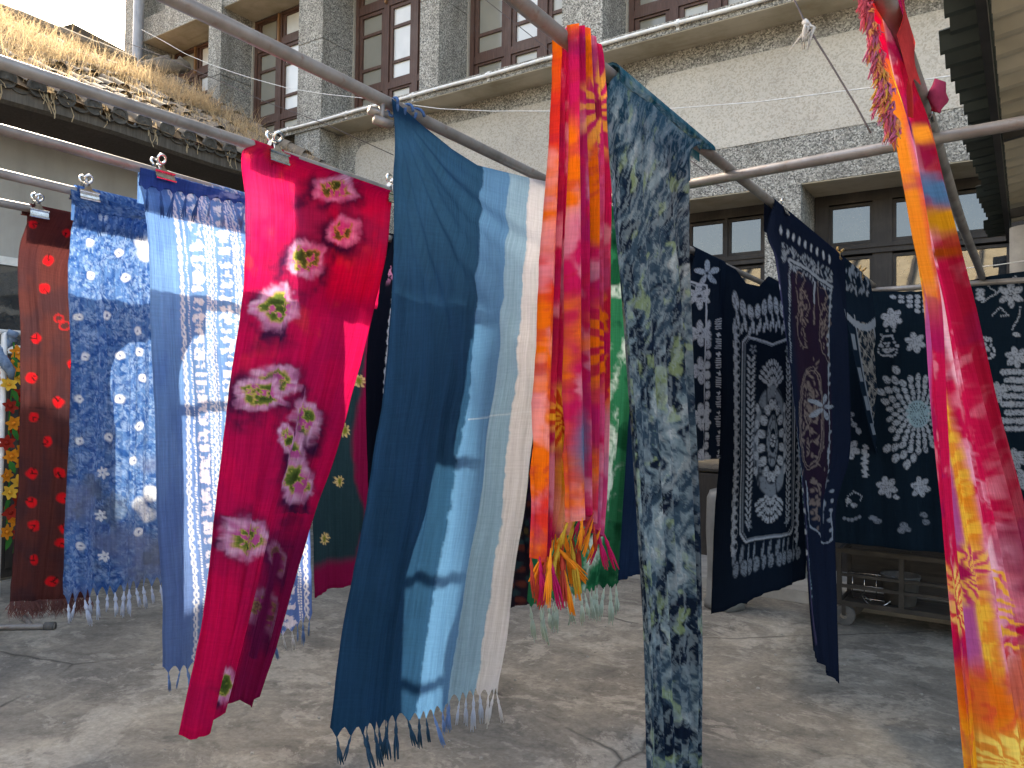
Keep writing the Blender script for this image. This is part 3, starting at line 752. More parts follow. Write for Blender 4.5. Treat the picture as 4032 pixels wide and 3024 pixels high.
def cloth(name, rows, X, paint, material, label, category='cloth', group=None, nu=110, nv=330, wind=0., wrap=True, back=.12, fold=((2.2, 1.), (5., .45), (11, .2)), amp=.02, seed=1,
          parent=None, plane='x', gap=.0, top_free=False, ramp_pow=1.6, side=1, zig=0, zigd=.03, wave=.006, offs=None, pleat=0, pleat_amp=.03, radiate=0.):
    """rows: list of pixel polylines, left to right; X: pole plane; wind: sideways drift of the hem in metres"""
    nu, nv = int(nu * .74), int(nv * .76)
    R3 = []; ytop = np.mean([p[1] for p in rows[0]]); ybot = np.mean([p[1] for p in rows[-1]])
    rad = PR + .004 + gap
    for ri, row in enumerate(rows):
        t = (np.mean([p[1] for p in row]) - ytop) / (ybot - ytop)
        o = wind * max(t, 0) ** ramp_pow if offs is None else offs[ri]
        pts = []
        for p in row:
            if plane == 'x':
                if ri == 0 and wrap:
                    a = on_z(p, ZP + PR); pts.append([X + side * rad, a[1], ZP])
                elif len(p) == 3: pts.append(on_y(p[:2], p[2]))
                else: pts.append(on_x(p, X + side * rad + o))
            else: pts.append(on_y(p[:2], X + o))
        R3.append(resample(pts, nu + 1))
    ts = np.r_[0, np.cumsum([max(np.linalg.norm(R3[i + 1] - R3[i], axis=1).mean(), 1e-3) for i in range(len(R3) - 1)])]
    H = ts[-1]; G = hermite(R3, ts, np.linspace(0, H, nv + 1))
    U = np.tile(np.linspace(0, 1, nu + 1), (nv + 1, 1)); V = np.tile(np.linspace(0, 1, nv + 1)[:, None], (1, nu + 1))
    if zig:
        tri = np.abs(((U * zig) % 1) - .5) * 2; e = ss(.965, 1., V); G[..., 2] -= e * (1 - tri) ** 1.5 * zigd - e * zigd * .35
    ed = fbm(V * 26, V * 0 + 3 * U, seed + 40, 3) - .5; G[..., 1] += ed * wave * np.where(U < .5, 1, -1) * (np.abs(U - .5) * 2) ** 6 * ss(0, .05, V)
    px, py = project(G)
    if wrap:
        wr = []; T = G[0]
        na = 7
        bl = max(int(back / .02), 2)
        for k in range(bl): wr.append(np.stack([T[:, 0] * 0 + X - side * rad, T[:, 1], T[:, 1] * 0 + ZP - back + back * k / bl], 1))
        for k in range(na):
            a = math.pi * (1 - k / na); wr.append(np.stack([X + side * rad * np.cos(a) + T[:, 0] * 0, T[:, 1], ZP + rad * math.sin(a) + T[:, 1] * 0], 1))
        nb = len(wr); W = np.array(wr)
        G = np.concatenate([W, G]); U = np.concatenate([np.tile(U[0], (nb, 1)), U])
        dv = (np.arange(nb) - nb) * .012; V = np.concatenate([np.tile(dv[:, None], (1, nu + 1)), V])
        qx, qy = np.tile(px[0], (nb, 1)), np.tile(py[0], (nb, 1)) + (dv * 700)[:, None]; px, py = np.concatenate([qx, px]), np.concatenate([qy, py])
    hx, hy = 5 * (fbm(px * .07, py * .07, seed + 80, 3) - .5), 5 * (fbm(px * .07, py * .07, seed + 90, 3) - .5)
    col = paint(px + hx, py + hy, U, V)
    hem = (1 - ss(.006, .014, np.minimum(U, 1 - U))) * .22 + (ss(.986, .992, V) * .15 if not zig else 0); col = col * (1 - hem[..., None])
    f = folds(fold, amp, seed)(U, V); env = ss(.0, .35, np.clip(V, 0, 1)) * (.5 + .5 * np.clip(V, 0, 1))
    G = G.copy()
    ax = 0 if plane == 'x' else 1
    G[..., ax] += f * env
    G[..., ax] += folds(((13, 1.), (23, .6)), amp * .12, seed + 4)(U, V) * env * (.4 + fbm(U * 4, V * 3, seed))
    G[..., 1 - ax] += .3 * folds(fold, amp, seed + 9)(U, V) * env * ss(0, .08, U) * (1 - ss(.92, 1, U))
    if radiate:
        an = np.arctan2(np.clip(V, 0, 1) * 1.9, U * .95 + .03); rr = np.hypot(np.clip(V, 0, 1) * 1.9, U * .95); G[..., ax] += radiate * (np.sin(an * 26) + .6 * np.sin(an * 43 + 1)) * ss(.03, .25, rr) * (1 - .6 * ss(.5, 1.6, rr))
    if pleat:
        w_ = U * pleat + .06 * np.sin(V * 5 + 3 * U) + .03 * np.sin(V * 11); G[..., ax] += pleat_amp * (np.abs(np.sin(math.pi * w_)) ** .7 - .5) * (.55 + .45 * ss(0, .5, V))
    nr = G.shape[0]; o = G.reshape(-1, 3); org = np.array([o[:, 0].mean(), o[:, 1].mean(), o[:, 2].min()])
    me = bpy.data.meshes.new(name); nvtx = len(o)
    idx = np.arange(nvtx).reshape(nr, nu + 1)
    F = np.stack([idx[:-1, :-1], idx[1:, :-1], idx[1:, 1:], idx[:-1, 1:]], -1).reshape(-1, 4)
    me.vertices.add(nvtx); me.vertices.foreach_set('co', (o - org).astype(np.float32).ravel())
    me.loops.add(F.size); me.loops.foreach_set('vertex_index', F.astype(np.int32).ravel())
    me.polygons.add(len(F)); me.polygons.foreach_set('loop_start', np.arange(0, F.size, 4, dtype=np.int32)); me.polygons.foreach_set('loop_total', np.full(len(F), 4, np.int32))
    me.update(); me.polygons.foreach_set('use_smooth', np.ones(len(F), bool)); me.validate()
    at = me.attributes.new('dye', 'FLOAT_COLOR', 'POINT'); c4 = np.ones((nvtx, 4), np.float32); c4[:, :3] = np.clip(col.reshape(-1, 3), .002, .9); at.data.foreach_set('color', c4.ravel())
    wid = np.linalg.norm(np.diff(G[nr // 2], axis=0), axis=1).sum()
    au = me.attributes.new('weave_uv', 'FLOAT_VECTOR', 'POINT'); uv = np.stack([U.ravel() * wid + seed * 3.7, V.ravel() * H, np.zeros(nvtx)], 1).astype(np.float32); au.data.foreach_set('vector', uv.ravel())
    me.materials.append(material)
    ob = bpy.data.objects.new(name, me); ob.location = org; link(ob, parent)
    if parent is None: tag(ob, label, category, group)
    CLOTHS[id(ob)] = (G, col)
    return ob, G, col
def tassel_mesh(name, material, seed=0, thick=1.):
    r = random.Random(seed); q = MB()
    for s in range(6):
        a = 6.283 * s / 6; sp = r.uniform(.5, 1.1)
        pr = [(.0012, .004), (.0026, -.012), (.0046, -.020), (.0043, -.028), (.0026, -.033)] if s == 0 else []
        if s == 0: q.lathe([(a_ * thick, z) for a_, z in pr], n=6)
        x, y = .003 * math.cos(a), .003 * math.sin(a)
        q.tube([(x * .6, y * .6, -.030), (x * 1.8 * sp, y * 1.8 * sp, -.055), (x * 2.2 * sp + r.uniform(-.002, .002), y * 2.2 * sp, -.078 - r.uniform(0, .018))], [.0016 * thick, .0026 * thick, .0010 * thick], 4)
    me = q.mesh(name, material, True); return me
def tassels(ob, G, n, mats, ln=1., zig=True, seed=3, u0=0., u1=1., tilt=.25, jit=.1):
    r = random.Random(seed); e = G[-1]; nu = len(e) - 1
    for i in range(n):
        u = u0 + (u1 - u0) * ((i + .5) / n if zig else i / max(n - 1, 1)); k = min(int(round(u * nu)), nu)
        p = e[k]; mt = mats(u) if callable(mats) else mats
        s = ln * r.uniform(.75, 1.2)
        inst('tassel', mt, (p[0], p[1], p[2] + .004), ob, (r.gauss(0, jit), r.gauss(0, jit) + tilt * .3, r.uniform(0, 6.28)), (s * r.uniform(.9, 1.2), s, s))
def fringe(ob, edge, ln, material, n, seed=0, spread=.01, dirn=(0, 0, -1), name='fringe'):
    """loose thread fringe along an edge: uncountable threads, one part"""
    r = random.Random(seed); q = MB(); edge = np.asarray(edge)
    for i in range(n):
        t = r.uniform(0, len(edge) - 1.001); k = int(t); p = edge[k] * (1 - t + k) + edge[k + 1] * (t - k)
        d = np.array(dirn) + np.array([r.gauss(0, spread * 12), r.gauss(0, spread * 12), 0]); L = ln * r.uniform(.6, 1.1); w = .0016
        a = p; b = p + d * L * .5 + np.array([r.gauss(0, spread), r.gauss(0, spread), 0]); c = p + d * L + np.array([r.gauss(0, spread * 2), r.gauss(0, spread * 2), 0])
        q.add([a + [0, -w, 0], a + [0, w, 0], b + [0, w, 0], b + [0, -w, 0], c], [(0, 1, 2, 3), (3, 2, 4)])
    return stuff(q.build(name, material, ob))
# ------------------------------------------------------------------ the cloths
CM = cloth_material('thin_cotton', .52, crepe=.25); CMC = cloth_material('crepe_cotton', .5, crepe=.9); CMD = cloth_material('heavy_cotton', .16); CMR = cloth_material('rayon', .35)

# brown cloth with red dots
def p_brown(px, py, U, V):
    n = fbm(px * .03, py * .02, 3); d = Dye(px, py, alb(86, 50, 50, .85)); d.blend(ss(.35, .7, n) * .8, alb(66, 46, 52, .85)); d.blend((1 - ss(.0, .28, V)) * .5, alb(108, 50, 46, .85))  # sunlit upper part put into the dye as a warmer brown
    red = alb(205, 30, 40)
    dots = [(72, 485, 9), (144, 503, 9), (105, 562, 11), (96, 623, 11), (77, 731, 11), (67, 817, 11), (155, 787, 10), (126, 869, 11), (71, 901, 10), (103, 954, 11), (67, 1023, 11), (129, 1021, 10), (66, 1085, 11), (136, 1076, 11), (71, 1136, 11), (135, 1142, 10), (130, 1172, 10), (70, 1209, 10), (112, 1256, 10), (170, 560, 10), (180, 700, 10), (185, 900, 11), (175, 1120, 10)]
    for i, (x, y, r) in enumerate(dots):
        d.ell(x, y, r, r * .95, i, red, .2, pw=2.6)
        a = i * 2.4; d.line([(x, y), (x + r * 1.2 * math.cos(a), y + r * 1.2 * math.sin(a))], 1.6, alb(60, 28, 30)); d.line([(x, y), (x + r * .8 * math.cos(a + 1.2), y + r * .8 * math.sin(a + 1.2))], 1.2, alb(70, 28, 30))
    for x, y in ((127, 688), (140, 704)):
        for k in range(16): d.ell(x + 10 * math.cos(k * .393), y + 8 * math.sin(k * .393), 2.2, 2.2, 0, alb(170, 40, 45))
    d.line([(40, 880), (160, 885)], .8, alb(60, 40, 42))
    return d.c
rows = [[(25, 452), (70, 468), (215, 511)], [(40, 553), (225, 602)], [(45, 720), (230, 742)], [(42, 1000), (225, 1010)], [(37, 1097), (215, 1100)], [(22, 1300), (190, 1290)]]
b_c1, G, _c = cloth('hanging_cloth', rows, POLE[4], p_brown, CM, 'brown hanging cloth dotted with red tie-dye rings and a loose thread fringe', nu=100, nv=380, wind=-.05, amp=.012, seed=2)
felt('thread_brown', (.16, .075, .07))
fringe(b_c1, G[-1], .085, M('thread_brown'), 420, 3)

# speckled blue cloth
def p_speck(px, py, U, V):
    wx, wy = px + 26 * (fbm(px * .03, py * .03, 7) - .5), py + 26 * (fbm(px * .03, py * .03, 8) - .5)
    a, b, i = cellf(wx * .085, wy * .085, 4); n = fbm(wx * .11, wy * .11, 5, 5, .6); m = fbm(px * .012, py * .012, 6)
    d = Dye(px, py, alb(84, 126, 186)); d.blend(ss(.45, .62, n), alb(44, 88, 156)); d.blend(ss(.52, .66, fbm(wx * .2, wy * .15, 9, 4, .6)) * .75, alb(150, 180, 222))
    a2, b2, i2 = cellf(wx * .19, wy * .12, 14); fl = ss(.0, .28, b2 - a2); pm = ss(.4, .6, fbm(px * .03, py * .03, 33)); d.blend((1 - fl) * .5 * pm, alb(22, 52, 118)); d.blend(ss(.45, .8, i2) * .5 * fl * pm, alb(140, 172, 218)); an = np.arctan2(wy - 60 * np.floor(wy / 60) - 30, wx - 60 * np.floor(wx / 60) - 30); d.blend((.5 + .5 * np.sin(an * 16 + 5 * n)) * .3 * (1 - pm), alb(30, 64, 136))
    d.blend(ss(.5, .75, m) * ss(.35, .8, V) * .7, alb(112, 124, 160)); d.blend(ss(.55, .75, fbm(px * .02, py * .02, 12)) * ss(.45, .7, V) * .5, alb(96, 104, 108))
    wht = alb(228, 234, 242)
    z = lambda a_, b_: (a_ * .3348, 549 + b_ * .3348)
    for k, (x, y) in enumerate([z(583, 140), z(808, 155), z(510, 405), z(687, 395), z(885, 497), z(548, 660), z(780, 655), z(920, 800), z(512, 935), z(775, 935), z(895, 1110), z(510, 1205), z(710, 1180), z(858, 1330), (194, 524), (258, 546), (222, 470), (170, 1180), (300, 760), (300, 1150)]):
        d.ell(x, y, 8, 9, k * .7, wht, .25, .35, k, 2.6); d.ell(x + 1, y, 1.6, 3.2, k, alb(40, 70, 140), .4)
    for x, y in ((309, 525), (313, 548), (325, 1066), (303, 1091), (318, 1112), (182, 430)): d.ell(x, y, 17, 16, .4, wht, .3, .6, 3)
    for x, y in ((224, 1021), (220, 1114), (226, 1202)): d.petals(x, y, 6, 2, 11, 6, wht, .3, .2)
    return d.c
rows = [[(150, 404), (345, 470)], [(150, 551), (350, 590)], [(153, 690), (355, 715)], [(157, 770), (358, 790)], [(152, 925), (360, 950)], [(140, 1101), (362, 1110)], [(133, 1292), (180, 1284), (366, 1248)]]
c2, G, _c = cloth('hanging_cloth', rows, POLE[3], p_speck, CM, 'speckled blue hanging cloth with white dots and pale tassels beside the brown cloth', nu=150, nv=480, wind=-.10, amp=.014, seed=5, zig=14, zigd=.05)
felt('tassel_pale_blue', (.50, .56, .68)); tm = tassel_mesh('tassel', M('tassel_pale_blue'), 1, 1.7); tassels(c2, G, 14, tm, 1.0)
rows = [[(152, 408), (225, 430), (318, 458)], [(158, 432), (230, 452), (318, 470)], [(164, 446), (235, 466), (310, 474)]]
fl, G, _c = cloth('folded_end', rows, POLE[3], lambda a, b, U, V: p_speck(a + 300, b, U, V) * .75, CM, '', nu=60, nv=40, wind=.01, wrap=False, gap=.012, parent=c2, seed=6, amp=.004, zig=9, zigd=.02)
felt('tassel_dark_blue', (.05, .12, .32)); tmd = tassel_mesh('tassel', M('tassel_dark_blue'), 2); tassels(fl, G, 9, tmd, .9)

# blue striped cloth
def p_stripe(px, py, U, V):
    left = px[:, :1]; right = px[:, -1:]; k = 1.0; L = (px - left); Rr = (right - px)
    n = fbm(px * .02, py * .01, 3); d = Dye(px, py, alb(112, 156, 212)); d.blend(ss(.4, .7, n) * .6, alb(90, 132, 198)); d.blend(ss(.2, .9, V) * .6, alb(106, 124, 182))  # purple-blue of the shaded lower part put into the dye
    wht = alb(236, 238, 246); lil = alb(206, 196, 232)
    def band(q, a, b, seed):
        m_ = (a + b) / 2; h = (b - a) / 2; ed = fbm(py * .12, q * .05, seed, 4, .6) * h * 1.1; blot = fbm(q * .1, py * .055, seed + 2, 5, .62) + .12 * np.sin(py * .35 + 3 * vn(py * .05, q * .05, seed))
        m = (np.abs(q - m_) < h * .45 + ed * .8) * ss(.42, .54, blot + .10 * np.sign(np.sin(py * .21 + 6 * vn(py * .03, py * 0, seed + 7)))); d.blend(m, wht * (1 - .25 * ss(.3, .8, V))[..., None] + 0 * lil if False else wht); d.blend(m * ss(.25, .6, V) * .5, lil)  # shaded lower bands tinted lilac in the dye
    def chain(q, c, a=3.4, per=17.):
        ph = py / per * 2 * math.pi / 2
        for s_ in (-1, 1): d.blend(1 - ss(.9, 2.3, np.abs(q - c - s_ * a * np.sin(ph))), wht)
    def dots(q, c, per=6.): d.blend((1 - ss(1., 2.1, np.abs(q - c))) * (np.sin(py / per * 6.28) > -.6), wht)
    chain(L, 67); dots(L, 80); band(L, 90, 121, 21); dots(L, 127); chain(L, 136, 4.2, 15.); dots(L, 146); band(L, 154, 182, 31); dots(L, 187); chain(L, 195); dots(L, 205)
    band(L, 215, 250, 41); chain(L, 262)
    m = Rr < 85; d.blend(m * 1., alb(92, 124, 196))
    chain(Rr, 13, 3.2); dots(Rr, 26); dots(Rr, 31); band(Rr, 40, 72, 51)
    return d.c
rows = [[(302, 357), (528, 419), (640, 449)], [(297, 379), (645, 470)], [(312, 445), (648, 530)], [(321, 555), (650, 610)], [(325, 716), (655, 740)], [(335, 917), (662, 915)], [(340, 1101), (670, 1070)], [(356, 1297), (675, 1220)], [(357, 1448), (400, 1442), (445, 1427), (600, 1368), (677, 1330)]]
c3, G, _c = cloth('hanging_cloth', rows, POLE[2], p_stripe, CMC, 'pale blue hanging cloth with white tie-dye stripes and chain lines', nu=190, nv=560, wind=-.2, amp=.016, seed=8, zig=18, zigd=.03)
felt('tassel_mid_blue', (.16, .27, .52)); felt('tassel_white', (.66, .66, .68))
tmm = tassel_mesh('tassel', M('tassel_mid_blue'), 3); tmw = tassel_mesh('tassel', M('tassel_white'), 4)
tassels(c3, G, 18, lambda u: tmw if (.30 < u < .42 or .5 < u < .6 or .72 < u < .86) else tmm, 1.05)
rows = [[(303, 361), (420, 395), (530, 424), (630, 450)], [(299, 392), (420, 412), (530, 434), (630, 460)], [(300, 402), (350, 409), (420, 420), (530, 440), (630, 464)]]
fl, G, _c = cloth('folded_end', rows, POLE[2], lambda a, b, U, V: Dye(a, b, alb(54, 80, 146)).c * (.8 + .5 * fbm(a * .04, b * .04, 3))[..., None] + ss(.5, .62, fbm(a * .05, b * .12, 5))[..., None] * ss(.3, .6, U)[..., None] * .25, CM, '', nu=90, nv=40, wind=.01, wrap=False, gap=.010, parent=c3, seed=9, amp=.003, zig=13, zigd=.025)
tassels(fl, G, 13, lambda u: tmd if u < .4 else tmm, .95, seed=5)

# pink tie-dye cloth
BUR = [(725, 408, 40, 28), (738, 500, 31, 30), (660, 560, 38, 42), (598, 664, 38, 44), (590, 825, 48, 34), (565, 852, 40, 34), (662, 905, 30, 46), (642, 1000, 22, 60), (645, 1040, 26, 44), (532, 1166, 46, 42), (487, 1476, 20, 38), (600, 1205, 10, 36), (572, 1318, 20, 44), (615, 945, 16, 30)]
def p_pink(px, py, U, V):
    n = fbm(px * .015, py * .01, 3); m = fbm(px * .022, py * .016, 14); d = Dye(px, py, alb(214, 22, 84)); d.blend(ss(.45, .7, n) * .5, alb(176, 24, 84)); d.blend(ss(.55, .75, m) * .55 * (1 - ss(.25, .45, V)), alb(232, 66, 70)); d.blend((1 - ss(.0, .12, np.abs(V - .12))) * ss(.3, .6, n) * .5, alb(110, 60, 110))
    for k, (x, y, rx, ry) in enumerate(BUR):
        w = d.near(x, y, 110)
        if not w.any(): continue
        a_, b_ = (px[w] - x) / rx / 1.12, (py[w] - y) / ry / 1.1; r = np.hypot(a_, b_); an = np.arctan2(b_, a_)
        j = vn(np.cos(an) * 2.2 + k, np.sin(an) * 2.2, k) * .5 + vn(np.cos(an) * 9 + k, np.sin(an) * 9, k + 3) * .16 + fbm(px[w] * .05, py[w] * .05, k + 9) * .7
        st_ = vn(an * 14 / 6.283 * 2 + 40, r * 1.1, k + 31); q = r * (.55 + .68 * j) * (.94 + .14 * st_) + .16 * (fbm(px[w] * .16, py[w] * .10, k + 50) - .5)
        c = d.c[w]
        def bl(mk, col):
            c[:] = c + np.clip(mk, 0, 1)[:, None] * (np.array(col) - c)
        g_ = fbm(px[w] * .085 + k, py[w] * .06, k + 60, 4, .6); sm = fbm(px[w] * .03, py[w] * .02, k + 70)
        bl((1 - ss(.75, 2.0, q * (1 - .25 * np.sin(an - .5)))) * (.30 + 1.0 * ss(.35, .65, sm)) * .9, alb(66, 30, 66)); bl((1 - ss(.62, 1.25, q)) * .95, alb(206, 92, 160)); bl((ss(.5, .8, q) * (1 - ss(.8, 1.15, q))) * (.15 + .7 * st_), alb(240, 200, 228))
        bl((1 - ss(.55, .75, q)) * ss(.40, .47, g_), alb(206, 196, 92)); bl((1 - ss(.5, .68, q)) * ss(.45, .52, g_), alb(98, 118, 54)); bl((1 - ss(.3, .5, q)) * ss(.55, .62, g_) * .8, alb(58, 74, 40))
        d.c[w] = c
    d.line([(545, 1420), (575, 1310), (602, 1200)], 6, alb(110, 26, 74)); d.blend(ss(.75, 1., V) * (1 - ss(.55, .62, U)) * 0 + ss(.60, .66, U) * ss(.62, .7, V) * .75, alb(104, 26, 70))  # fold's shade put into the dye: crease line and darker side
    return d.c
rows = [[(536, 305), (850, 412)], [(522, 330), (848, 430)], [(529, 430), (842, 480)], [(529, 549), (834, 552)], [(522, 649), (806, 672)], [(509, 743), (782, 770)], [(495, 833), (760, 850)], [(480, 984), (722, 985)], [(468, 1103), (682, 1095)], [(450, 1297), (622, 1297)], [(437, 1380), (598, 1385)], [(394, 1590), (410, 1598), (470, 1555), (515, 1514), (528, 1524), (562, 1502)]]
c4, G4, _c = cloth('hanging_cloth', rows, POLE[1], p_pink, CMC, 'crimson pink hanging cloth with green and pink flower tie-dye bursts', nu=190, nv=680, wind=-.27, amp=.026, seed=11, back=.05, fold=((1.6, .8), (3.5, .6), (8, .25)))
def p_pinkb(px, py, U, V):
    d = Dye(px, py, alb(206, 26, 84)); d.ell(772, 582, 26, 40, 0, alb(236, 84, 60), .5); d.ell(772, 582, 14, 26, 0, alb(220, 40, 60), .4); return d.c
rows = [[(630, 340), (846, 410)], [(632, 480), (838, 500)], [(636, 628), (650, 634), (672, 640), (690, 648), (720, 652), (745, 655), (765, 650), (785, 660), (812, 668)]]
cloth('rear_fall', rows, POLE[1], p_pinkb, CMC, '', nu=80, nv=150, wind=-.06, wrap=False, gap=-.03, parent=c4, seed=12, amp=.008)

# dark cloths behind the pink one
def p_tealmag(px, py, U, V):
    n = fbm(px * .02, py * .015, 4); d = Dye(px, py, alb(40, 66, 78)); d.blend(ss(.62 + .1 * (n - .5), .72, U + .25 * (n - .5) + .12 * np.sin(V * 14)), alb(138, 26, 78)); d.blend(ss(.9, .94, V), alb(138, 26, 78))
    for i, (x, y) in enumerate(((760, 640), (776, 822), (745, 930), (732, 1040), (703, 1165))):
        d.petals(x, y, 9, 3, 15, 6, alb(226, 206, 150), i, 0, .7, .85); d.ell(x, y, 5, 9, 0, alb(120, 130, 50), .4)
    return d.c
rows = [[(655, 530), (800, 564)], [(660, 640), (812, 640)], [(668, 900), (822, 900)], [(674, 1100), (816, 1100)], [(678, 1292), (715, 1272), (765, 1264), (820, 1260)]]
cloth('hanging_cloth', rows, POLE[3], p_tealmag, CM, 'teal and magenta hanging cloth with small yellow daisies behind the pink cloth', nu=80, nv=340, wind=-.05, amp=.012, seed=15)
def p_chain(px, py, U, V):
    d = Dye(px, py, alb(22, 26, 38)); wht = alb(228, 230, 236)
    c0 = px[:, :1] + .33 * (px[:, -1:] - px[:, :1])
    for cc, am in ((c0, 3.4), (c0 + 32, 3.4)):
        for s_ in (-1, 1): d.blend(1 - ss(.9, 2.4, np.abs(px - cc - s_ * am * np.sin(py / 7.))), wht)
    d.blend(ss(.55, .6, fbm(px * .08, py * .05, 3)) * (np.abs(px - c0 + 14) < 7) * (1 - ss(.12, .17, V)), alb(232, 150, 190)); return d.c
rows = [[(836, 506), (935, 534)], [(815, 620), (935, 610)], [(794, 760), (930, 760)], [(790, 900), (926, 900)], [(794, 1120), (915, 1110)]]
cloth('hanging_cloth', rows, POLE[2], p_chain, CMD, 'black hanging cloth with white chain lines between the pink and graded blue cloths', nu=90, nv=330, wind=-.06, amp=.01, seed=17)

# graded blue cloth
def p_grad(px, py, U, V):
    f = (px - px[:, :1]) / (px[:, -1:] - px[:, :1]); e = .012 * (fbm(py * .02, px * .02, 3) - .5) * 2
    th = [(.575 - .09 * V, alb(82, 128, 170)), (.745 - .06 * V, alb(130, 166, 190)), (.872 - .0 * V, alb(204, 206, 210))]
    d = Dye(px, py, alb(36, 72, 104)); n = fbm(px * .02, py * .008, 4); d.blend(ss(.4, .7, n) * .4, alb(42, 82, 122)); d.blend(ss(.5, 1, V) * .4, alb(28, 60, 88))
    for t_, c in th: d.blend(ss(t_ - .004, t_ + .004, f + e), c)
    d.blend((1 - ss(.0, .0022, np.abs(V - .46 + .01 * U))) * .35 * (f > .55), alb(214, 224, 230)); return d.c
rows = [[(846, 212), (880, 242), (917, 275), (975, 322), (1030, 357), (1120, 379), (1150, 386), (1184, 393)], [(853, 300), (960, 380), (1060, 425), (1182, 455)], [(849, 554), (1178, 562)], [(832, 850), (1165, 800)], [(815, 951), (1147, 934)], [(794, 1103), (1133, 1095)], [(768, 1240), (1110, 1240)], [(745, 1372), (1094, 1375)], [(722, 1583), (850, 1557), (915, 1540), (1025, 1494), (1076, 1490)]]
c5, G5, _c = cloth('hanging_cloth', rows, POLE[5], p_grad, CM, 'large hanging cloth graded from dark blue to white with matching tassels', nu=190, nv=640, wind=-.27, wrap=False, amp=.02, radiate=.0045, seed=19, zig=24, zigd=.035, fold=((2.4, .9), (6., .4), (14, .22)))
tml = tassel_mesh('tassel', M('tassel_pale_blue'), 5); felt('tassel_ink', (.03, .075, .13)); tmk = tassel_mesh('tassel', M('tassel_ink'), 6)
tassels(c5, G5, 24, lambda u: tmk if u < .52 else (tmm if u < .70 else (tml if u < .86 else tmw)), 1.15, tilt=.6)
# its knot round the pole
kn = MB()
for i in range(3):
    yk = G5[0][0][1] + .02 + .05 * i; kn.tube([(POLE[5] + (PR + .008) * math.cos(a), yk + .02 * math.sin(a * .5 + i), ZP + (PR + .008) * math.sin(a)) for a in np.linspace(0, 6.28, 14)], .0045, 6)
felt('cloth_blue_plain', (.07, .14, .30)); kn.build('knot', M('cloth_blue_plain'), c5, smooth=True)

# orange and magenta scarf gathered over the pole
MAG, ORG, YEL, PUR, TUR = alb(206, 32, 96), alb(240, 118, 30), alb(244, 190, 60), alb(110, 44, 120), alb(70, 120, 150)
def p_scarf_of(nP, tones, sd):
    def paint(px, py, U, V):
        w_ = U * nP + .06 * np.sin(np.clip(V, 0, 1) * 5 + 3 * U) + .03 * np.sin(np.clip(V, 0, 1) * 11); k = np.clip(np.floor(w_), 0, nP - 1).astype(int); fr = w_ - np.floor(w_)
        n = fbm(px * .02 + 3 * k, py * .007, sd, 4); m = fbm(px * .05 + 7 * k, py * .012, sd + 5, 4); f = fbm(px * .11 + py * .03 + 5 * k, py * .03, sd + 9, 4, .6)
        d = Dye(px, py, MAG)
        T = np.array([t[0] for t in tones]); T2 = np.array([t[1] for t in tones])
        d.c[:] = T[k]; br_ = ss(.0, .15, fr) * (1 - ss(.85, 1., fr)); mix = ss(.42, .60, n)[..., None]; d.c += mix * (T2[k] - d.c)
        d.blend(ss(.52, .66, f) * .45, alb(196, 44, 66)); d.blend(ss(.55, .72, m) * .45, alb(244, 186, 206)); d.blend(ss(.6, .7, fbm(px * .04 + 11 * k, py * .01, sd + 13)) * .25, PUR)
        if sd == 4:
            d.sunburst(1286, 236, 70, alb(240, 170, 80), alb(200, 46, 110), 13, 3, .6, 1.7, .2, alb(150, 36, 70)); d.sunburst(1304, 742, 100, ORG, alb(196, 36, 70), 15, 5, .6, 1.4, .2, MAG); d.ell(1244, 960, 9, 70, 0, alb(80, 120, 156), .7)
        else:
            d.sunburst(1206, 905, 60, YEL, alb(206, 76, 40), 15, 7, .6, 1.5, .16, alb(200, 50, 40)); d.ell(1210, 1105, 20, 50, 0, alb(250, 190, 150), .7); d.ell(1214, 1020, 18, 50, 0, YEL, .8); d.ell(1222, 620, 8, 70, 0, alb(90, 130, 150), .8); d.ell(1216, 690, 8, 50, 0, alb(190, 160, 40), .8)
        return d.c
    return paint
PNK = alb(214, 78, 128)
p_front = p_scarf_of(5, [(ORG, MAG), (MAG, alb(190, 28, 84)), (MAG, ORG), (PNK, MAG), (PNK, MAG)], 4)
p_back = p_scarf_of(5, [(ORG, alb(226, 60, 50)), (MAG, alb(170, 30, 80)), (MAG, alb(186, 26, 88)), (MAG, ORG), (ORG, YEL)], 24)
rowsF = [[(1234, 52), (1262, 60), (1296, 108)], [(1234, 100), (1301, 130)], [(1232, 251), (1311, 290)], [(1230, 400), (1313, 420)], [(1228, 554), (1309, 560)], [(1226, 750), (1311, 750)], [(1228, 900), (1312, 884)], [(1230, 1060), (1306, 1060)], [(1232, 1130), (1255, 1110), (1280, 1150), (1298, 1160)]]
rowsB = [[(1202, 84), (1246, 50)], [(1199, 130), (1244, 120)], [(1192, 251), (1242, 260)], [(1183, 420), (1240, 430)], [(1176, 554), (1240, 560)], [(1167, 750), (1238, 750)], [(1160, 900), (1236, 900)], [(1156, 1060), (1236, 1070)], [(1151, 1205), (1172, 1215), (1180, 1165), (1205, 1158), (1228, 1150)]]
PF = ((5.2, 1.), (9., .35), (2., .4))
c6, G6, _c = cloth('hanging_scarf', rowsF, POLE[6], p_front, CMR, 'orange and magenta tie-dye scarf gathered in pleats over the pole', 'scarf', nu=120, nv=420, wind=0., wrap=False, amp=.006, seed=23, fold=PF, pleat=5, pleat_amp=.045, offs=[.0, .004, .01, .01, .01, .01, .012, .015, .02])
c6b, G6b, _c = cloth('rear_fall', rowsB, POLE[6] - .06, p_back, CMR, '', nu=110, nv=420, wind=0., wrap=False, amp=.006, seed=25, parent=c6, fold=PF, pleat=5, pleat_amp=.045, offs=[.0] * 9)
br = MB(); a0, a1 = G6[0], G6b[0]; v = []; n = 24
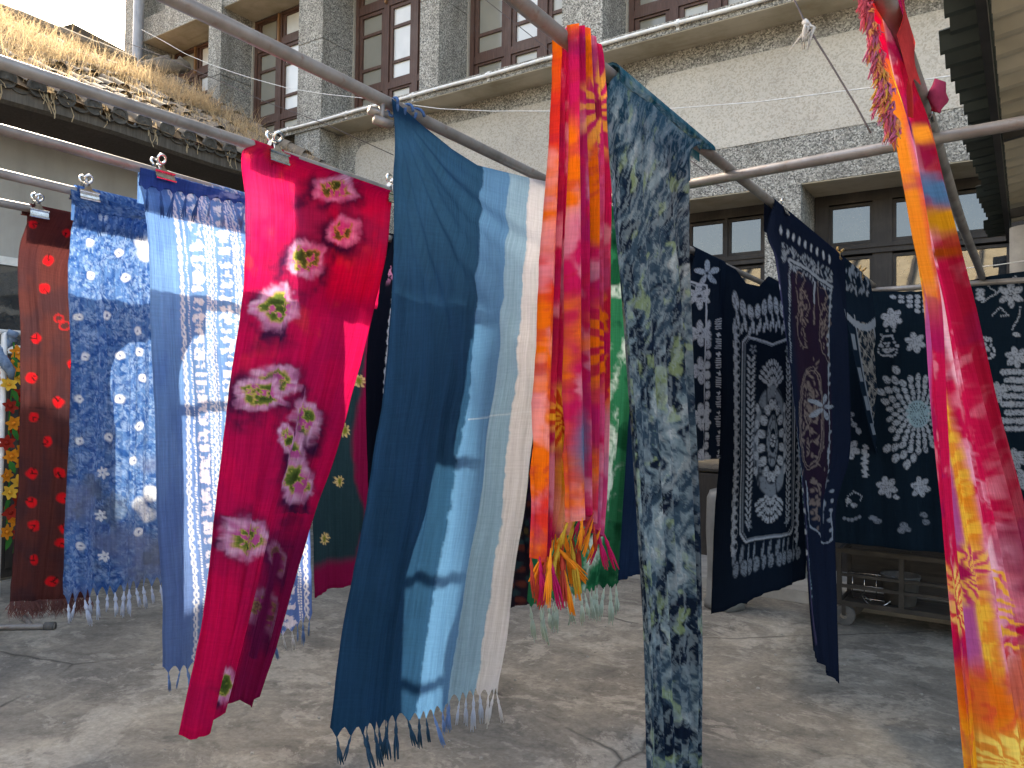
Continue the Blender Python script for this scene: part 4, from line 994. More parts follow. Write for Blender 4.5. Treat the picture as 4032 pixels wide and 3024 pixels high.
for i in range(n + 1):
    p, q_ = a0[int(i / n * (len(a0) - 1))], a1[int(i / n * (len(a1) - 1))]; yy = (p[1] * .5 + q_[1] * .5)
    for k in range(7):
        t = k / 6; a = math.pi * t; y_ = p[1] * (1 - t) + q_[1] * t
        v.append((POLE[6] + (PR + .006 + .004 * math.sin(i * 1.7)) * math.cos(a), y_, ZP + (PR + .006 + .006 * math.sin(i * 1.7)) * math.sin(a)))
br.add(v, [(i * 7 + k, i * 7 + k + 1, i * 7 + k + 8, i * 7 + k + 7) for i in range(n) for k in range(6)])
felt('scarf_magenta', (.62, .06, .16)); br.build('pole_turn', M('scarf_magenta'), c6, smooth=True)
felt('tassel_magenta', (.50, .02, .12)); felt('tassel_orange', (.85, .28, .03)); felt('tassel_gold', (.55, .36, .05)); felt('tassel_rust', (.45, .06, .04))
tset = [tassel_mesh('tassel', M(k), 10 + i, .95) for i, k in enumerate(('tassel_magenta', 'tassel_orange', 'tassel_gold', 'tassel_rust'))]
tassels(c6, G6, 14, lambda u: tset[(1, 3, 1, 2, 0)[int(u * 97) % 5] if u < .7 else 0], .85, seed=7, jit=.2); tassels(c6b, G6b, 20, lambda u: tset[(0, 3)[int(u * 61) % 2] if u < .3 else (1, 3, 1, 2)[int(u * 61) % 4]], 1.2, seed=8, jit=.2)
for k in range(10):
    p = G6b[-10][int(len(G6b[0]) * (.12 + .085 * k))]; inst('tassel', tset[(1, 3, 1, 2)[k % 4]], (p[0] + .02, p[1] + rnd.uniform(-.02, .02), p[2] - .02 - .02 * (k % 3)), c6b, (rnd.gauss(0, .25), rnd.gauss(0, .25), k), (1.3, 1.3, 1.3))

# dark marbled teal cloth
def p_marble(px, py, U, V):
    wx = px + .25 * (py - 150) * 0 + 40 * (fbm(px * .01, py * .006, 2) - .5); q = wx + .22 * np.where(py < 700, py, 700)
    ww = 26 * (fbm(q * .03, py * .02, 44, 3) - .5); n = fbm((q + ww) * .06, (py + ww) * .016, 4, 6, .68); m = fbm((q + ww) * .042, py * .012, 8, 6, .66); f = fbm(q * .22, py * .035, 9, 5, .66)
    d = Dye(px, py, alb(52, 72, 88)); d.blend(ss(.46, .60, n), alb(108, 128, 138)); d.blend(ss(.54, .66, n * .55 + f * .45) * .85, alb(176, 188, 190)); d.blend(ss(.49, .58, m), alb(20, 30, 46)); d.blend(ss(.60, .68, fbm((q + ww) * .07, py * .02, 15, 5, .6)) * .5, alb(150, 172, 124)); d.blend(ss(.50, .62, f) * .5, alb(30, 46, 66)); d.blend(ss(.5, .6, fbm(q * .35, py * .05, 19, 4, .6)) * .4, alb(140, 158, 166))
    d.blend((1 - ss(.0, .2, V)) * .4, alb(48, 100, 124)); return d.c
rows = [[(1312, 146), (1400, 218), (1494, 300)], [(1311, 200), (1492, 330)], [(1318, 402), (1493, 430)], [(1329, 549), (1496, 555)], [(1340, 660), (1500, 670)], [(1354, 850), (1507, 850)], [(1371, 1103), (1518, 1097)], [(1396, 1397), (1522, 1397)], [(1409, 1659), (1518, 1650)], [(1412, 1740), (1518, 1722)]]
c7, G7, _c = cloth('hanging_cloth', rows, POLE[6], p_marble, CMD, 'long dark teal marbled hanging cloth almost touching the concrete', nu=170, nv=760, wind=0., amp=.022, seed=29, fold=((1.3, .8), (3.2, .6), (7, .3)), offs=[0, .02, .05, .07, .08, .09, .09, .08, .06, .05])
rows = [[(1330, 140), (1400, 210), (1500, 300), (1521, 318)], [(1338, 176), (1420, 236), (1500, 305), (1515, 322)], [(1350, 196), (1405, 207), (1430, 232), (1505, 310), (1512, 326)]]
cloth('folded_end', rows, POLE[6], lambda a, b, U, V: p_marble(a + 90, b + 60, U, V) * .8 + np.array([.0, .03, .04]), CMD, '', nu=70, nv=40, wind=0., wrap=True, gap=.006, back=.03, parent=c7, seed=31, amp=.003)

# green tie-dye cloth
def p_green(px, py, U, V):
    n = fbm(px * .022, py * .016, 4, 5, .6); f = fbm(px * .07, py * .04, 6, 4, .6); d = Dye(px, py, alb(44, 122, 84)); d.blend(ss(.5, .66, n * .65 + f * .35), alb(206, 226, 216)); d.blend(ss(.55, .7, fbm(px * .03, py * .02, 16)), alb(24, 84, 56)); return d.c
rows = [[(1192, 398), (1375, 483)], [(1190, 600), (1374, 620)], [(1180, 850), (1370, 860)], [(1165, 1080), (1358, 1060)], [(1138, 1304), (1150, 1308), (1240, 1280), (1331, 1262)]]
c8, G, _c = cloth('hanging_cloth', rows, POLE[5], p_green, CM, 'green and white tie-dye hanging cloth behind the gathered scarf', nu=110, nv=420, wind=-.06, amp=.014, seed=33, zig=18)
felt('tassel_green', (.10, .30, .18)); felt('tassel_mint', (.48, .58, .50)); tg = [tassel_mesh('tassel', M('tassel_green'), 21), tassel_mesh('tassel', M('tassel_mint'), 22)]
tassels(c8, G, 18, lambda u: tg[int(u * 37) % 2], 1.5, seed=11)
# plain navy, and a dark floral cloth further back
def p_navy(px, py, U, V): return Dye(px, py, alb(28, 44, 70)).c * (.75 + .5 * fbm(px * .02, py * .01, 3))[..., None]
rows = [[(1378, 486), (1468, 524)], [(1370, 800), (1470, 800)], [(1333, 1254), (1386, 1240), (1440, 1226)]]
cloth('hanging_cloth', rows, POLE[5], p_navy, CMD, 'plain navy hanging cloth between the green and the teal marbled cloths', nu=50, nv=250, wind=0., amp=.012, seed=35)
def p_floral(px, py, U, V):
    d = Dye(px, py, alb(40, 36, 48)); a, b, i = cellf(px * .05, py * .05, 3)
    for th, c in ((.2, (120, 60, 50)), (.45, (70, 50, 90)), (.7, (110, 96, 60)), (.9, (50, 80, 90))): d.blend((np.abs(i - th) < .1) * (1 - ss(.2, .5, a)) * .7, alb(*c))
    return d.c
rows = [[(1070, 560), (1190, 590)], [(1080, 900), (1195, 900)], [(1085, 1318), (1125, 1308), (1190, 1290)]]
cloth('hanging_cloth', rows, POLE[1], p_floral, CMD, 'dark floral hanging cloth showing between the white stripe and the gathered scarf', nu=60, nv=300, wind=0., amp=.012, seed=37)
# ------------------------------------------------------------------ indigo batik cloths
NAVY = alb(23, 33, 47, .85); WAX = alb(178, 186, 198, .8); WAXD = alb(132, 142, 156, .8)
def p_batikA(px, py, U, V):
    """the panel: border ovals, inner frame, wheat ears and a central mandorla, drawn in cloth width/height"""
    x, y = U, V * 2.0; d = Dye(x, y, NAVY); r = random.Random(4)
    for i in range(11):
        cx = .14 + .072 * i; sg = .02 * math.sin(i * .9)
        d.ell(cx, .17 + sg, .030, .052, r.uniform(-.2, .2), WAX, .15, .75, i); d.ell(cx + .02, .265 + sg, .014, .048, r.uniform(-.3, .3), WAX, .15, .5, i); d.ell(cx - .012, .30 + sg, .012, .036, .2, WAX, .15, .5, i)
        d.ell(cx + .01, 1.72, .013, .055, .2, WAXD, .15, .5, i); d.ell(cx + .03, 1.80, .028, .046, .1, WAXD, .15, .7, i)
    for j in range(17):
        yy = .34 + .083 * j
        for cx, sgn in ((.145, 1), (.855, -1)):
            d.ell(cx, yy, .036, .036, 0, WAX, .12, .6, j); d.ell(cx + sgn * .016, yy, .018, .018, 0, NAVY, .3); d.ell(cx - sgn * .01, yy + .04, .016, .016, 0, WAX, .2, .3, j)
    fr = [(.21, .40), (.25, .355), (.5, .40), (.75, .355), (.79, .40), (.79, 1.60), (.75, 1.65), (.25, 1.65), (.21, 1.60), (.21, .40)]
    d.line(fr, .008, WAX); d.line([(a + (.016 if a < .5 else -.016), b + (.012 if b < 1 else -.012)) for a, b in fr], .004, WAXD)
    for j in range(26):
        yy = .50 + .042 * j
        for cx in (.285, .715):
            d.ell(cx - .02, yy, .010, .027, -.6, WAX, .15, .3, j); d.ell(cx + .02, yy, .010, .027, .6, WAX, .15, .3, j)
    for s_, y0 in ((1, .56), (-1, 1.50)):
        for rr_, n_, ln_ in ((.075, 7, .05), (.135, 10, .05), (.19, 12, .045)):
            for t in range(n_):
                an = -math.pi / 2 * s_ + (t / (n_ - 1) - .5) * 2.2; d.ell(.5 + .72 * rr_ * math.cos(an), y0 + s_ * .15 + rr_ * math.sin(an), ln_ / 2, .0125, an, WAX, .15, .5, t)
        d.petals(.5, y0 + s_ * .16, 7, .008, .035, .02, WAX, .3, .5)
    d.ell(.5, 1.03, .185, .36, 0, WAXD, .03, .9, 3); d.ell(.5, 1.03, .128, .28, 0, NAVY, .04); d.petals(.5, 1.03, 16, .085, .045, .034, WAX, .2, .6, 1., 2.2); d.ell(.5, 1.03, .082, .19, 0, NAVY, .05); d.ell(.5, 1.03, .066, .165, 0, WAXD, .06, .85, 7); d.ell(.5, 1.03, .03, .08, 0, NAVY, .06); d.ell(.5, 1.03, .022, .07, 0, NAVY, .1)
    d.petals(.5, 1.03, 8, .01, .02, .012, WAX, .2, 0, 1, 1.6)
    for sx in (-1, 1):
        for k in range(5): d.ell(.5 + sx * .15, .82 + .1 * k, .024, .032, sx * .5, WAX, .15, .7, k)
        for yy in (.44, 1.56): d.petals(.5 + sx * .2, yy, 5, .006, .03, .016, WAXD, .4, .3)
    m = fbm(px * .35, py * .2, 5, 3); d.blend(ss(.6, .75, m) * .35, NAVY)
    return d.c * .8
rows = [[(1553, 562), (1590, 582), (1612, 612), (1640, 618), (1660, 596), (1690, 612), (1740, 632)], [(1554, 660), (1620, 690), (1745, 690)], [(1555, 784), (1748, 790)], [(1551, 1000), (1748, 980)], [(1545, 1104), (1746, 1090)], [(1541, 1327), (1556, 1322), (1598, 1302), (1610, 1304), (1656, 1282), (1742, 1250)]]
cA, G, _c = cloth('batik_cloth', rows, POLE[5], p_batikA, CMD, 'navy batik hanging cloth with white oval border and a tall central medallion', 'batik cloth', nu=130, nv=440, wind=0., wrap=False, amp=.012, seed=41)
def p_batikB(px, py, U, V):
    d = Dye(px, py, NAVY)
    for x, y in ((1511, 720), (1511, 800), (1512, 900), (1513, 1000), (1510, 640)): d.petals(x, y, 6, 3, 26, 13, WAX, .5, .6)
    d.petals(1528, 590, 5, 3, 26, 12, WAX, .9, .6); d.line([(1490, 608), (1526, 618), (1523, 760), (1516, 1000)], 2.4, WAX); d.line([(1490, 614), (1521, 623)], 1.2, WAXD)
    for k in range(14): d.ell(1533 - k * .4, 700 + k * 22, 5, 9, .1, WAX, .2, .6, k)
    for k in range(8):
        y = 690 + k * 42
        for j in range(5): d.line([(1547, y + j * 5), (1556, y + j * 5)], 1.3, WAX)
        d.petals(1551, y + 33, 4, 0, 5, 3, WAX, .3, 0)
    return d.c
rows = [[(1478, 534), (1552, 566)], [(1478, 700), (1560, 712)], [(1476, 998), (1556, 990)]]
cloth('batik_cloth', rows, POLE[5], p_batikB, CMD, 'narrow navy batik hanging cloth with white flowers beside the teal marbled cloth', 'batik cloth', nu=80, nv=260, wind=0., amp=.008, seed=43)
# batik with two outlined fish
def p_batikC(px, py, U, V):
    d = Dye(px, py, alb(24, 32, 50, .85)); d.blend((1 - ss(.02, .05, U)) * ss(.05, .2, V) * .6, alb(84, 84, 128)); d.blend(ss(.1, .2, U) * (1 - ss(.62, .7, U)) * ss(.1, .16, V) * (1 - ss(.6, .66, V)) * .6, alb(44, 26, 40))
    r = random.Random(9)
    top = lambda x: 620 + .0 * x + (x - 1700) * .62
    for k in range(9):
        x = 1688 + 13 * k; d.ell(x, 497 + (x - 1688) * .60, 2.6, 9, 0, WAX, .3, .3, k)
    for k in range(150):
        x = r.uniform(1690, 1800); y = 530 + (x - 1690) * .55 + r.uniform(-6, 40); d.ell(x, y, 1.2, r.uniform(3, 7), r.uniform(-.5, .5), WAXD, .4)
    A = [(1707, 560), (1795, 618), (1793, 770), (1790, 960), (1785, 1130)]; d.line(A[:2], 3.6, WAXD); d.line([(1709, 566), (1793, 622)], 1.2, NAVY); d.line(A[1:], 1.3, WAXD); d.line([(1707, 560), (1708, 700), (1712, 780)], 2.0, WAXD, 4.)
    f1 = [(1722, 588), (1732, 592), (1737, 606), (1732, 625), (1744, 648), (1748, 665), (1738, 690), (1741, 730), (1744, 752), (1730, 742), (1724, 700), (1727, 660), (1722, 630), (1720, 610), (1722, 588)]
    f2 = [(x + 50, y + 34) if i < 9 else (x + 46, y + 18) for i, (x, y) in enumerate(f1)]
    tan = alb(112, 102, 100, .8)
    for f in (f1, f2):
        d.line(f, .8, tan); cx = np.mean([p[0] for p in f]); cy = np.mean([p[1] for p in f])
        for k in range(46): d.ell(cx + r.gauss(0, 5), cy + 12 + r.gauss(0, 26), 1.3, 4, r.uniform(-.4, .4), tan, .4)
    d.line([(1760, 610), (1757, 655)], 2.4, WAXD); d.line([(1757, 660), (1755, 700)], 1.4, tan)
    ov = [(1752 + 22 * math.cos(t), 905 + 112 * math.sin(t)) for t in np.linspace(0, 6.3, 30)]; d.line(ov, .9, tan); d.line([(1752 + (x - 1752) * .85, 905 + (y - 905) * .94) for x, y in ov], 1., tan)
    for k in range(110): d.ell(1752 + r.gauss(0, 8), 900 + r.gauss(0, 50), 1.4, r.uniform(3, 8), r.uniform(-.5, .5), tan, .4)
    d.petals(1776, 880, 5, 4, 26, 10, WAXD, 1.2, .5)
    for k in range(26): d.ell(1793 + 2 * math.sin(k), 640 + 21 * k, 2.6, 4.5, .3, WAXD, .3, .3, k)
    for k in range(15): d.ell(1683 + 4.6 * k, 620 + 44 * k, 2.6, 6, .2, WAX, .3, .3, k)
    for k in range(40): d.ell(1722 + k * .9 + r.gauss(0, .85), 940 + 9 * k, 1.6, 4, .15, alb(120, 150, 164), .4)
    for k in range(40): d.ell(1762 + r.gauss(0, 5), 1090 + r.gauss(0, 24), 1.3, 5, r.uniform(-.3, .3), tan, .4)
    d.line([(1745, 1040), (1752, 1130), (1780, 1180), (1795, 1165), (1792, 1100)], 1.3, WAXD)
    return d.c
rows = [[(1636, 430), (1730, 486), (1825, 551)], [(1656, 500), (1826, 590)], [(1673, 560), (1828, 660)], [(1695, 750), (1832, 800)], [(1716, 950), (1832, 980)], [(1731, 1100), (1802, 1097)], [(1745, 1300), (1803, 1300)], [(1757, 1390), (1770, 1430), (1808, 1476)]]
cC, G, _c = cloth('batik_cloth', rows, POLE[6], p_batikC, CMD, 'dark batik hanging cloth with two outlined fish and a long narrow pointed end', 'batik cloth', nu=130, nv=560, wind=.0, amp=.014, seed=47, offs=[0, 0, 0, .0, 0, .0, .03, .05])
def p_batikD(px, py, U, V):
    d = Dye(px, py, alb(22, 34, 48, .85)); r = random.Random(3); x, y = U, V * 3.2; e = Dye(x, y, (0, 0, 0))
    for k in range(60): d.ell(1820 + r.uniform(5, 60), 565 + r.uniform(0, 70) + 0, 1.8, r.uniform(4, 8), r.uniform(-.4, .4), WAXD, .3, .3, k)
    m = (U > .3) & (U < .88) & (V > .17) & (V < .95)
    sc = np.abs(np.sin((U * 7) * math.pi + .0)) ; lat = np.sin((U * 3.6 + V * 17) * math.pi * 2 * .5) * np.sin((U * 3.6 - V * 17) * math.pi * 2 * .5)
    tan = alb(150, 148, 146, .8); d.blend(m * (1 - ss(.02, .16, np.abs(lat))) * .85, tan); d.blend(m * ss(.50, .62, fbm(px * .4, py * .12, 5)) * .6, tan)
    d.blend(((np.abs(U - .29) < .012) | (np.abs(U - .89) < .012)) & (V > .15), WAXD); d.blend((np.abs(V - .155 - .03 * np.sin(U * 3.1)) < .012) * 1., WAXD)
    w = (np.abs(U - .15) < .07) & (np.sin(V * 60) > .1) & (V > .2); d.blend(w * .8, WAXD); return d.c
rows = [[(1814, 546), (1886, 586)], [(1812, 600), (1880, 610)], [(1826, 683), (1892, 700)], [(1850, 817), (1913, 817)], [(1886, 968), (1938, 955)], [(1925, 1050), (1956, 1049)], [(1942, 1066), (1958, 1062)]]
cloth('batik_cloth', rows, POLE[6], p_batikD, CMD, 'narrow navy batik hanging cloth with a grey net pattern gathered to a point', 'batik cloth', nu=80, nv=300, wind=.0, amp=.012, seed=49)
# large batik across the end of the poles
def p_batikE(px, py, U, V):
    d = Dye(px, py, alb(24, 38, 50, .85)); z = lambda a, b: (1470 + .3353 * a, 549 + .3353 * b)
    cx, cy = z(1530, 1030)
    d.ell(cx, cy, 27, 30, 0, alb(150, 178, 190), .06)
    for k, (rr, n) in enumerate(((6, 8), (11, 14), (16, 20), (21, 26))):
        for i in range(n): a = 6.283 * i / n; d.line([(cx + rr * math.cos(a), cy + rr * math.sin(a)), (cx + (rr + 3) * math.cos(a), cy + (rr + 3) * math.sin(a))], .8, NAVY)
    for k, (rr, n, s_) in enumerate(((34, 16, 5.2), (46, 18, 6.2), (60, 20, 7.2), (75, 22, 7.8), (91, 22, 8.6), (108, 22, 9.2))):
        for i in range(n):
            a = 6.283 * (i + .5 * (k % 2)) / n
            if k > 3 and (i % 6) > 2: continue
            d.ell(cx + .82 * rr * math.cos(a), cy + 1.05 * rr * math.sin(a), s_ * 1.15, s_ * .8, a, WAX, .12, .75, i + k)
    def flower(a, b, n=6, r0=3, ln=21, wd=14, rot=.3): x, y = z(a, b); d.petals(x, y, n, r0, ln, wd, WAX, rot, .7); d.ell(x, y, 3, 3, 0, WAX, .2)
    for a, b in ((1360, 415), (1510, 570), (2040, 890), (2160, 665), (2160, 1320), (1090, 1255), (1545, 1500), (1330, 1500), (2200, 1450)): flower(a, b)
    flower(2130, 260, 6, 5, 24, 14, .5)
    for bx, by in ((1335, 590), (1960, 605)):
        x, y = z(bx, by)
        for k in range(26):
            a = 6.283 * k / 26; d.ell(x + (22 + 5 * math.sin(3 * a)) * math.cos(a) * .8, y + (28 + 6 * math.cos(2 * a)) * math.sin(a), 2.4, 2.4, 0, WAX, .2)
        rr = random.Random(int(bx))
        for k in range(18): d.ell(x + rr.gauss(0, 8), y + rr.gauss(0, 11), 3.6, 3., 0, WAX, .15, .5, k)
    def chain(pts):
        P = [z(*p) for p in pts]
        for (x0, y0), (x1, y1) in zip(P, P[1:]):
            n = max(int(math.hypot(x1 - x0, y1 - y0) / 4.2), 1)
            for i in range(n): d.ell(x0 + (x1 - x0) * i / n, y0 + (y1 - y0) * i / n, 1.9, 1.7, 0, WAX, .25)
    chain([(1940, 310), (2040, 250), (2100, 215)]); chain([(1980, 205), (2040, 250)]); chain([(2120, 170), (2160, 140), (2190, 165), (2170, 200)]); chain([(2010, 395), (2060, 340), (2110, 395), (2050, 400)]); chain([(2135, 490), (2180, 400), (2190, 330)])
    for a, b in ((1930, 235), (1930, 260), (1932, 285), (2165, 520)):
        x, y = z(a, b); d.ell(x, y, 10, 4.5, .1, WAX, .15, .7, int(a))
    for i in range(6):
        for j in range(8):
            x, y = z(2130 + 52 * (i - 2) * .5 + 26 * (j % 2), 760 + 52 * j)
            if x > 2150: d.ell(x, y, 7, 6.5, 0, WAX, .12, .75, i * 9 + j)
    for i in range(7):
        for j in range(4):
            if j <= i: x, y = z(1370 + 52 * i, 275 + 30 * j); d.ell(x, y, 7, 4.8, .3, WAX, .12, .75, i * 9 + j)
    x, y = z(1190, 1340)
    for k in range(16): d.ell(x + 3 * math.sin(k * 1.9), y - 34 + 4.4 * k, 6, 3, .2, WAX, .15, .5, k)
    chain([(1075, 1620), (1085, 1560), (1120, 1530), (1170, 1560), (1150, 1600)]); chain([(1080, 1000), (1100, 1060), (1160, 1170)])
    for a, b in ((1085, 1590), (1120, 1620), (1390, 1560), (1100, 1030), (1120, 1100), (1150, 1140), (1075, 1070)): x, y = z(a, b); d.ell(x, y, 7, 5.5, .4, WAX, .15, .7, int(a))
    for a, b in ((1690, 75), (1705, 90), (1680, 95), (1780, 30), (1790, 60), (1580, 60), (1560, 45)): d.ell(1106 + a * .5, 1097 + b * .5, 9, 6, .2, WAXD, .15, .7, a)
    for k in range(5): d.ell(1825 + 8 * k, 1120 + 3 * math.sin(k), 4, 4, 0, WAXD, .2)
    m = fbm(px * .3, py * .2, 5, 3); d.blend(ss(.62, .75, m) * .3, NAVY); return d.c
rows = [[(1790, 634), (1881, 629), (1980, 630), (2020, 626), (2080, 609), (2140, 596), (2212, 586), (2330, 566)], [(1790, 700), (2330, 660)], [(1792, 900), (2330, 905)], [(1796, 1100), (2330, 1130)], [(1800, 1171), (1813, 1173), (2013, 1192), (2330, 1222)]]
cE, G, _c = cloth('batik_cloth', rows, 5.76, p_batikE, CMD, 'large dark indigo batik sheet with white flowers and a round petal medallion', 'batik cloth', nu=330, nv=330, wrap=False, plane='y', amp=.02, seed=53, fold=((2.3, 1.), (5., .5), (9, .2)))

# ------------------------------------------------------------------ red fringed cloth draped over the last pole
def p_red(px, py, U, V):
    px, py = px + 34 * (fbm(px * .018, py * .014, 71, 4) - .5), py + 90 * (fbm(px * .02, py * .012, 73, 4) - .5)
    n = fbm(px * .02 + py * .004, py * .006, 4); m = fbm(px * .035, py * .01, 8, 4, .6); d = Dye(px, py, alb(206, 26, 78)); f = U
    d.blend((1 - ss(.0, .16, V)) * (1 - ss(.2, .5, U)), alb(236, 16, 60)); d.blend(ss(.5, .64, m) * ss(.15, .3, V) * .6, alb(240, 150, 170)); d.blend(ss(.62, .74, U + .1 * (n - .5)) * .8, alb(132, 18, 34)); d.blend(ss(.55, .7, n) * (U > .3) * .45, alb(120, 26, 74))  # top-left red brightened in the dye for the sun on it
    d.blend((1 - ss(.08, .16, U)) * ss(.12, .2, V) * (1 - ss(.40, .48, V)), alb(238, 138, 44))
    sh_ = px - .30 * py; q1 = fbm(sh_ * .022, py * .009, 31, 5, .6); q3 = fbm(sh_ * .03, py * .010, 39, 4); mid = ss(.28, .42, U) * (1 - ss(.60, .72, U)); lf_ = 1 - ss(.2, .4, U)
    d.blend(ss(.46, .62, q1) * .8 * mid, alb(244, 172, 196)); d.blend(ss(.5, .64, q3) * .55 * lf_ * ss(.1, .2, V), alb(150, 30, 96)); d.blend(ss(.5, .66, q3) * .6 * (1 - lf_) * (1 - ss(.3, .45, V)), alb(104, 24, 80)); d.blend(ss(.52, .64, fbm(sh_ * .04, py * .012, 47)) * .7 * (1 - ss(.25, .4, V)) * lf_, alb(240, 128, 40))
    d.blend((1 - ss(.05, .14, V)) * (1 - ss(.16, .36, U)) * .8, alb(240, 14, 62))  # sunlit top-left corner brightened once more in the dye
    # yellow streak that wanders down the cloth
    c = .20 + .20 * ss(.1, .7, V); st = 1 - ss(.028, .062, np.abs(U - c + .02 * (n - .5))); d.blend(st * ss(.1, .16, V) * (1 - ss(.86, .95, V)) * .95, alb(238, 150, 40)); d.blend(st * ss(.46, .6, fbm(px * .12, py * .035 + px * .06, 12)) * ss(.1, .16, V), alb(246, 190, 70))
    d.blend((1 - ss(.015, .04, np.abs(U - c + .075))) * ss(.2, .26, V) * .9, alb(196, 96, 170))
    d.blend((1 - ss(.02, .05, np.abs(U - c - .13))) * ss(.5, .6, n) * .8, alb(250, 196, 210))
    d.ell(2030, 490, 24, 40, -.5, alb(196, 134, 30), .6); d.ell(2010, 415, 12, 40, -.4, alb(70, 110, 150), .7); d.ell(2042, 560, 20, 16, 0, alb(150, 60, 20), .7)
    d.ell(1966, 268, 12, 46, -.3, alb(90, 30, 90), .7); d.ell(1992, 290, 10, 26, -.3, alb(240, 150, 50), .7)
    b = ss(1390, 1480, py + 60 * (m - .5)); d.blend(b * .95, alb(236, 118, 32)); d.blend(ss(1530, 1630, py + 80 * (n - .5)) * .85, alb(240, 172, 40)); d.blend(b * ss(.5, .62, fbm(px * .06, py * .02, 21)) * .5, alb(226, 60, 60)); d.blend(b * ss(.56, .7, fbm(px * .03, py * .008, 25)) * .4, alb(150, 60, 110))
    d.sunburst(2032, 1290, 62, alb(246, 206, 110), alb(220, 60, 70), 17, 3, 1, 1.25, .16, alb(190, 40, 90)); d.sunburst(2104, 1240, 52, alb(246, 190, 90), alb(208, 60, 110), 17, 5, .8, 1.25, .25, alb(180, 30, 90)); d.sunburst(2190, 1650, 80, alb(250, 220, 110), alb(232, 150, 60), 15, 7)
    for k in range(7):
        y = 1230 + 26 * k; d.line([(2150 + 3 * k, y), (2178 + 4 * k, y + 30)], 3.5, alb(246, 180, 70))
    return d.c
RY = lambda xl, yl, dl, xr, yr, dr, mid=None: [(xl, yl, dl)] + (mid or []) + [(xr, yr, dr)]
rows = [RY(1862, -60, 1.72, 1950, -60, 1.86), RY(1875, 0, 1.72, 1955, 20, 1.92), RY(1904, 148, 1.74, 1966, 158, 2.15), RY(1928, 265, 1.77, 1997, 265, 2.42), RY(1944, 397, 1.8, 2027, 405, 2.44), RY(1960, 530, 1.82, 2058, 535, 2.42), RY(1982, 658, 1.84, 2089, 658, 2.40), RY(1993, 884, 1.86, 2148, 884, 2.36), RY(2006, 1100, 1.88, 2214, 1092, 2.30), RY(2031, 1347, 1.9, 2275, 1347, 2.26), RY(2058, 1650, 1.92, 2350, 1650, 2.2), RY(2066, 1730, 1.92, 2366, 1730, 2.2)]
cR, GR, _c = cloth('hanging_cloth', rows, POLE[7], p_red, CMR, 'crimson and orange tie-dye hanging cloth with a shaggy fringe along its edge', nu=170, nv=760, wrap=False, amp=.03, seed=59, fold=((1.5, .8), (3.4, .55), (8, .2)))
# its fringe of short yarn tufts
tu = []
for nm, c in (('yarn_pink', (.70, .16, .24)), ('yarn_orange', (.78, .36, .16)), ('yarn_violet', (.55, .16, .30)), ('yarn_gold', (.70, .42, .10))):
    felt(nm, c, .7, .5); q = MB(); r = random.Random(len(tu))
    for s_ in range(4):
        q.tube([(0, 0, 0), (r.gauss(0, .006), -.012 + r.gauss(0, .006), -.022), (r.gauss(0, .008), -.016 + r.gauss(0, .008), -.05 - r.uniform(0, .02))], [.0035, .0045, .001], 4)
    tu.append(q.mesh('yarn_tuft', M(nm), True))
E2 = resample(GR[:int(len(GR) * .245), 0], 330)
for k in range(120):
    i = 4 + int(k * 2.45); p = E2[i]; w = 0 if k < 30 else (k * 7 % 4 if k > 70 else (0, 0, 1, 2)[k % 4])
    inst('yarn_tuft', tu[w], (p[0] + rnd.gauss(0, .004), p[1] + .002, p[2]), cR, (rnd.gauss(0, .3), rnd.gauss(.15, .25), rnd.gauss(0, .5)), (.5, .5, .55) if k < 80 else (.65, .65, .7))
# the end thrown back over the pole and the pinched corner
q = MB(); n = 18; v = []
for i in range(n + 1):
    t = i / n
    for j in range(9):
        u = j / 8; y = 1.78 + .26 * u; z = ZP + .02 - t * (.15 - .05 * math.sin(u * 9)) * (.45 + .7 * math.sin(u * 2.6)); v.append((POLE[7] + .026 + .012 * math.sin(u * 11 + t * 3) * t, y, z))
q.add(v, [(i * 9 + j, i * 9 + j + 1, i * 9 + j + 10, i * 9 + j + 9) for i in range(n) for j in range(8)])
felt('cloth_red_plain', (.46, .05, .05), .5, .4); q.build('thrown_end', M('cloth_red_plain'), cR, smooth=True)
q = MB(); p = on_x((2026, 205), -.20); q.lathe([(.002, .045), (.016, .03), (.024, .005), (.022, -.02), (.012, -.04), (.002, -.05)], tuple(p), 9)
q.v = [(x + .006 * math.sin(z * 160 + y * 90), y + .006 * math.sin(x * 190), z) for x, y, z in q.v]; felt('cloth_rose_plain', (.30, .04, .09), .5, .3); q.build('pinched_corner', M('cloth_rose_plain'), cR, smooth=True)
# ------------------------------------------------------------------ clips
def clip_meshes(material):
    jaw = MB()
    for s in (-1, 1):
        v = []
        for z, x, hw in ((-.020, .034, .030), (-.008, .032, .030), (.004, .028, .029), (.012, .022, .012), (.030, .010, .008)):
            v += [(s * x, -hw, z), (s * x, hw, z), (s * (x - .0015), hw, z), (s * (x - .0015), -hw, z)]
        f = []
        for i in range(4):
            a = 4 * i; b = a + 4
            for k in range(4): f.append((a + k, a + (k + 1) % 4, b + (k + 1) % 4, b + k))
        jaw.add(v, f); jaw.tube([(s * .034, -.031, -.020), (s * .034, .031, -.020)], .0042, 8); jaw.tube([(s * .030, -.031, .003), (s * .030, .031, .003)], .0034, 8)
    jaw.tube([(0, -.012, .026), (0, .012, .026)], .0085, 8)
    loop = MB(); loop.tube([(0, .0115 * math.cos(a), .016 + .0125 * math.sin(a)) for a in np.linspace(0, 6.283, 16)[:-1]], .0046, 6, closed=True); loop.box(-.0015, .0015, -.007, .007, -.012, .006)
    return jaw.mesh('jaw', material, False), loop.mesh('finger_loop', material, True)
CJ, CL = clip_meshes(M('chrome')); BJ, BL = clip_meshes(M('brass'))
